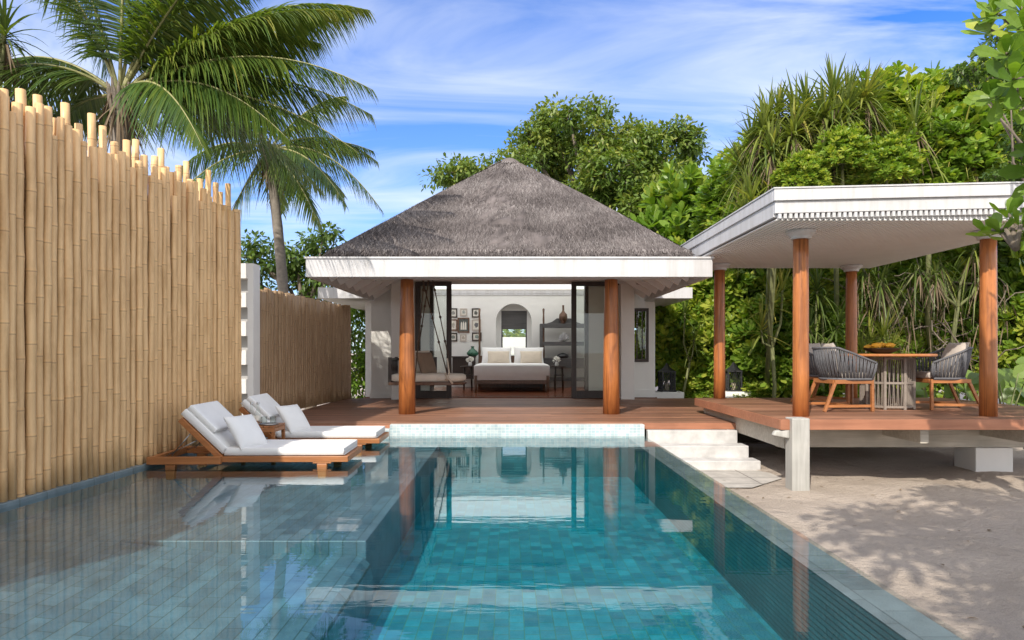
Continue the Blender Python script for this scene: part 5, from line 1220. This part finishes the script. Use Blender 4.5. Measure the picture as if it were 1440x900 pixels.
for k,(i,px,py,Y,sc,lab) in enumerate(hi): copy_tree(src[i], lab, None, at(px,py,Y), 0.8*math.sin(k*1.9), (sc,sc,sc*0.8))
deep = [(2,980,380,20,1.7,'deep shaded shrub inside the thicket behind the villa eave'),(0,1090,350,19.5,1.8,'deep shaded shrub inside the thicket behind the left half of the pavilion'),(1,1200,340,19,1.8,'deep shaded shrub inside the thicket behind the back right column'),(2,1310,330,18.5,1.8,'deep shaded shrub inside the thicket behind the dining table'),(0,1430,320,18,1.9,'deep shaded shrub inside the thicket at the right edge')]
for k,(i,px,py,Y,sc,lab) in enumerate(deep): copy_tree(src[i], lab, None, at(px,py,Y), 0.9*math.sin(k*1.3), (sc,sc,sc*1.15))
def heads_px(lst, Y, j=0.3): return [(P(a,b,Y)[0], Y+rp.uniform(-j,j), P(a,b,Y)[2]) for a,b in lst]
GP = 'pandanus of the thicket on the right'
top = dict(group=GP, droop=(0.1,0.85)); gl = lambda px,Y: (PX(px,Y),Y,-0.4)
pandanus('dark spiky pandanus forming the left top of the thicket above the pavilion roof', gl(1075,17), heads_px([(1062,195),(1085,165),(1052,230),(1078,215),(1108,190),(1060,262),(1095,245),(1072,180),(1098,150),(1115,215),(1130,240),(1085,275)],13.6), 0.80, 0.05, 70, 0.05, 0.66, **top)
pandanus('tall spiky pandanus on the skyline above the left half of the pavilion fascia', gl(1165,17), heads_px([(1118,155),(1140,140),(1165,138),(1190,140),(1212,136),(1228,146),(1150,165),(1128,185),(1180,160),(1165,185),(1205,165)],13.6), 0.80, 0.05, 70, 0.05, 0.66, **top)
pandanus('long leaved pandanus drooping over the right half of the pavilion fascia', gl(1320,16.5), heads_px([(1285,175),(1320,160),(1350,200),(1260,215),(1385,220),(1310,225),(1240,240)],13.3), 1.0, 0.04, 40, 0.05, 0.72, group=GP, droop=(0.1,0.9))
pandanus('pandanus with drooping dry skirts beside the left end of the pavilion roof', gl(1075,16.6), heads_px([(1050,285),(1085,268),(1118,258),(1042,305),(1150,250)],13.2), 0.75, 0.05, 60, 0.05, 0.72, **top)
pandanus('young upright pandanus with yellow green stem between the two left pavilion columns', gl(1085,14.9), heads_px([(1088,425),(1072,460),(1102,405)],14.8,0.15), 0.75, 0.045, 26, 0.04, 0.85, dead=False, group=GP, droop=(0.0,0.35))
pandanus('dark pandanus by the wall lantern with drooping narrow leaves', gl(962,16.5), heads_px([(962,440),(975,475)],16.6,0.2), 0.62, 0.04, 26, 0.03, 0.55, dead=False, group=GP)
pandanus('pandanus hanging under the pavilion roof right of the back right column', gl(1245,16), heads_px([(1255,385),(1232,395),(1285,375),(1222,372)],14.5), 0.70, 0.030, 34, 0.04, 0.50, group=GP, droop=(0.5,1.5))
pandanus('pandanus hanging under the pavilion roof left of the front right column', gl(1345,16), heads_px([(1330,365),(1360,350),(1308,385),(1375,385)],14.3), 0.70, 0.030, 34, 0.04, 0.50, group=GP, droop=(0.5,1.5))
pandanus('low light green pandanus tuft behind the dining table', gl(1230,14.2), heads_px([(1228,480),(1250,490),(1205,490),(1240,470)],14.0,0.2), 0.62, 0.04, 40, 0.03, 0.82, dead=False, group=GP, droop=(0.1,0.6))
pandanus('dark pandanus tuft between the front left column and the back right column', gl(1160,15), heads_px([(1160,430),(1140,460),(1175,455),(1150,405)],14.8,0.2), 0.75, 0.045, 44, 0.04, 0.38, dead=False, group=GP)
# tangle of bare stems and hanging dry strips in the shade
t = thing('dry_vines', 'tangle of bare grey stems and hanging dry strips in the shade behind the dining set', 'vines', (9.5,14.8,-0.4)); m = MB(); dm = MB()
for k in range(70):
    x = rp.uniform(7.8,13.2); y = rp.uniform(14.3,15.6); z = rp.uniform(0.6,3.2); p = Vector((x,y,z)); pts = [p]; d = Vector((rp.normal(0,1),rp.normal(0,.3),rp.normal(-0.3,1))).normalized()
    for q in range(6): d = (d+Vector((rp.normal(0,.4),rp.normal(0,.25),rp.normal(-.1,.4)))).normalized(); pts.append(pts[-1]+d*0.22)
    m.tube(pts, list(np.linspace(0.018,0.007,7)), 5)
n = 420; p = np.stack([rp.uniform(7.4,13.4,n),rp.uniform(14.2,15.7,n),rp.uniform(0.6,2.9,n)],1)
ribbons(dm, p, np.stack([rp.normal(0,.35,n),rp.normal(-.1,.25,n),-np.ones(n)],1), rp.uniform(0.3,0.9,n), 0.022, 0.1, 4, [.7,1,.9,.6,.1], rp.uniform(0,1,n))
m.build('stems', M['bark'], t, smooth=True); dm.build('dry_strips', M['dead_leaf'], t)
# hedge seen through the arch window and behind everything
s4 = copy_tree(s1, 'sunlit hedge plant behind the garden wall in the arched bedroom window', None, (0.2,25.0,0.9), 0.5, (1.6,1,0.75))
# large arum leaves at the foot of the thicket
def arum(lab, x, y, n, h, size, seed):
    rng = np.random.default_rng(seed); o = thing('arum_plant', lab, 'plant', (x,y,-0.4), 'big leaved plants by the platform'); lf, st_ = MB(), MB()
    for k in range(n):
        a = rng.uniform(0,2*PI); hh = h*rng.uniform(0.6,1.1); top = Vector((x+0.35*math.cos(a)*rng.uniform(.4,1.2), y+0.3*math.sin(a)*rng.uniform(.4,1.2), -0.4+hh))
        st_.tube([(x,y,-0.4),(x+0.1*math.cos(a),y+0.1*math.sin(a),-0.4+hh*0.6),top],[0.014,0.011,0.008],6)
        d = np.array([[math.cos(a)*0.7,math.sin(a)*0.4-0.45,rng.uniform(-0.9,0.9)]])
        s = size*rng.uniform(0.7,1.15)
        ribbons(lf, np.array([list(top)])-unit(d)*s*0.22, d, s, s*0.62, 0.18, 7, [0.12,0.62,0.95,1.0,0.9,0.68,0.38,0.03], [rng.uniform(0.2,1)], up=np.array([[math.cos(a)*0.3,-0.8,0.7]]), fold=0.07)
    lf.build('leaves', M['aroid'], o); st_.build('stalk', M['stem'], o, smooth=True)
arum('big heart leaved plant below the right hand armchair', PX(1312,12.3), 12.3, 9, 1.05, 0.42, 1)
arum('big leaved plant with paddle leaves just right of the front right column', PX(1415,11.0), 11.0, 10, 1.35, 0.46, 2)
arum('big leaved plant at the right edge behind the platform', PX(1440,12.0), 12.0, 9, 1.5, 0.46, 3)
arum('big leaved plant between the right hand armchair and the front right column', PX(1362,11.8), 11.8, 8, 1.2, 0.40, 4)
# ---------------------------------------------------------------- near tree reaching in from the right
def near_branch(tm, lf, root, tips, size, tone=0.6, nl=11):
    root = Vector(root)
    for tp in tips:
        tp = Vector(tp); mid = root.lerp(tp,0.6)+Vector((0,0,0.08)); tm.tube([root,mid,tp],[0.03,0.018,0.010],6)
        rosettes(lf, [tuple(tp)], [tuple((tp-mid).normalized()*0.6+Vector((0,-0.5,0.4)))], size*rp.uniform(0.85,1.15), nl, tone+rp.normal(0,0.08), 0.42, rp, open_=(0.25,1.5), nseg=4)
t = thing('sea_lettuce_tree', 'near tree reaching in from the right edge with big glossy rounded leaves', 'tree', (4.9,5.6,-0.4)); tm, lf = MB(), MB()
tm.tube([(4.9,5.6,-0.4),(4.95,5.5,1.0),(4.7,5.5,2.3),(4.5,5.4,3.6),(4.3,5.3,4.6)],[0.12,0.10,0.085,0.06,0.03],10)
def pp(px,py,Y): return P(px,py,Y)
near_branch(tm, lf, (4.5,5.4,3.2), [pp(1415,75,5.0),pp(1440,40,5.1),pp(1425,110,4.9),pp(1450,85,5.0),pp(1455,140,5.0),pp(1435,10,5.2),pp(1398,15,5.4),pp(1390,40,5.6),pp(1400,135,5.3)], 0.26, 0.66)
near_branch(tm, lf, (4.75,6.4,2.2), [pp(1405,322,6.6),pp(1428,345,6.5),pp(1440,315,6.5),pp(1418,300,6.7),pp(1450,350,6.5),pp(1390,325,6.8),pp(1445,365,6.6)], 0.24, 0.66)
near_branch(tm, lf, (4.6,5.5,2.6), [pp(1470,200,5.4),pp(1462,240,5.5),pp(1480,290,5.6),pp(1480,150,5.2)], 0.26, 0.6)
for k in range(60):
    c = np.array([rp.uniform(4.35,5.9),rp.uniform(4.3,6.6),rp.uniform(2.4,5.6)])
    if c[0]/c[1] < 0.80: continue
    near_branch(tm, lf, tuple(np.array([4.7,5.4,3.0])*0.4+c*0.6), [tuple(c)], 0.26, 0.58)
n = 260; q = np.stack([rp.uniform(1345,1440,n),rp.uniform(95,150,n)],1)
tm.build('trunk', M['bark'], t, smooth=True); lf.build('crown', M['leaf_shrub'], t)
L_ = [lob(*a) for a in [(1365,95,12,9,0),(1395,80,16,9,0),(1420,105,18,9,0),(1440,90,20,9,0),(1385,115,12,9,0),(1410,50,14,9,0),(1350,100,7,9,0),(1440,200,24,9.4,0),(1460,240,26,9.4,0),(1425,235,14,9.4,0),(1400,250,10,9.4,0),(1470,160,30,9.3,0)]]
broad_tree('fine_leaved_tree', 'fine leaved dark twigs at the upper right corner behind the big glossy leaves', (8.3,9.6,-0.4), 0.045, L_, 0.075, 46, 0.17, 1.5, tone=0.42)
# trees at the photographer's side of the pool that throw the dappled shade on the sand and the pavilion front
def shade_lobes(lst): return [(x,y,z,r) for x,y,z,r in lst]
broad_tree('shade_tree', 'leafy tree behind the viewpoint throwing dappled shade on the sand right of the pool', (1.9,-2.4,-0.4), 0.16, shade_lobes([(0.9,-1.0,4.2,.8),(1.6,-0.2,4.3,.9),(1.3,0.9,4.4,.7),(2.2,0.6,4.2,.9),(2.9,-0.4,4.4,.9),(2.6,1.6,4.5,.8),(3.3,1.0,4.4,.8),(0.5,0.0,4.6,.5),(1.9,-1.4,4.6,.9),(3.6,-1.4,4.5,.9),(3.9,0.2,4.4,.8)]), 0.17, 40, 0.36, 0.95)
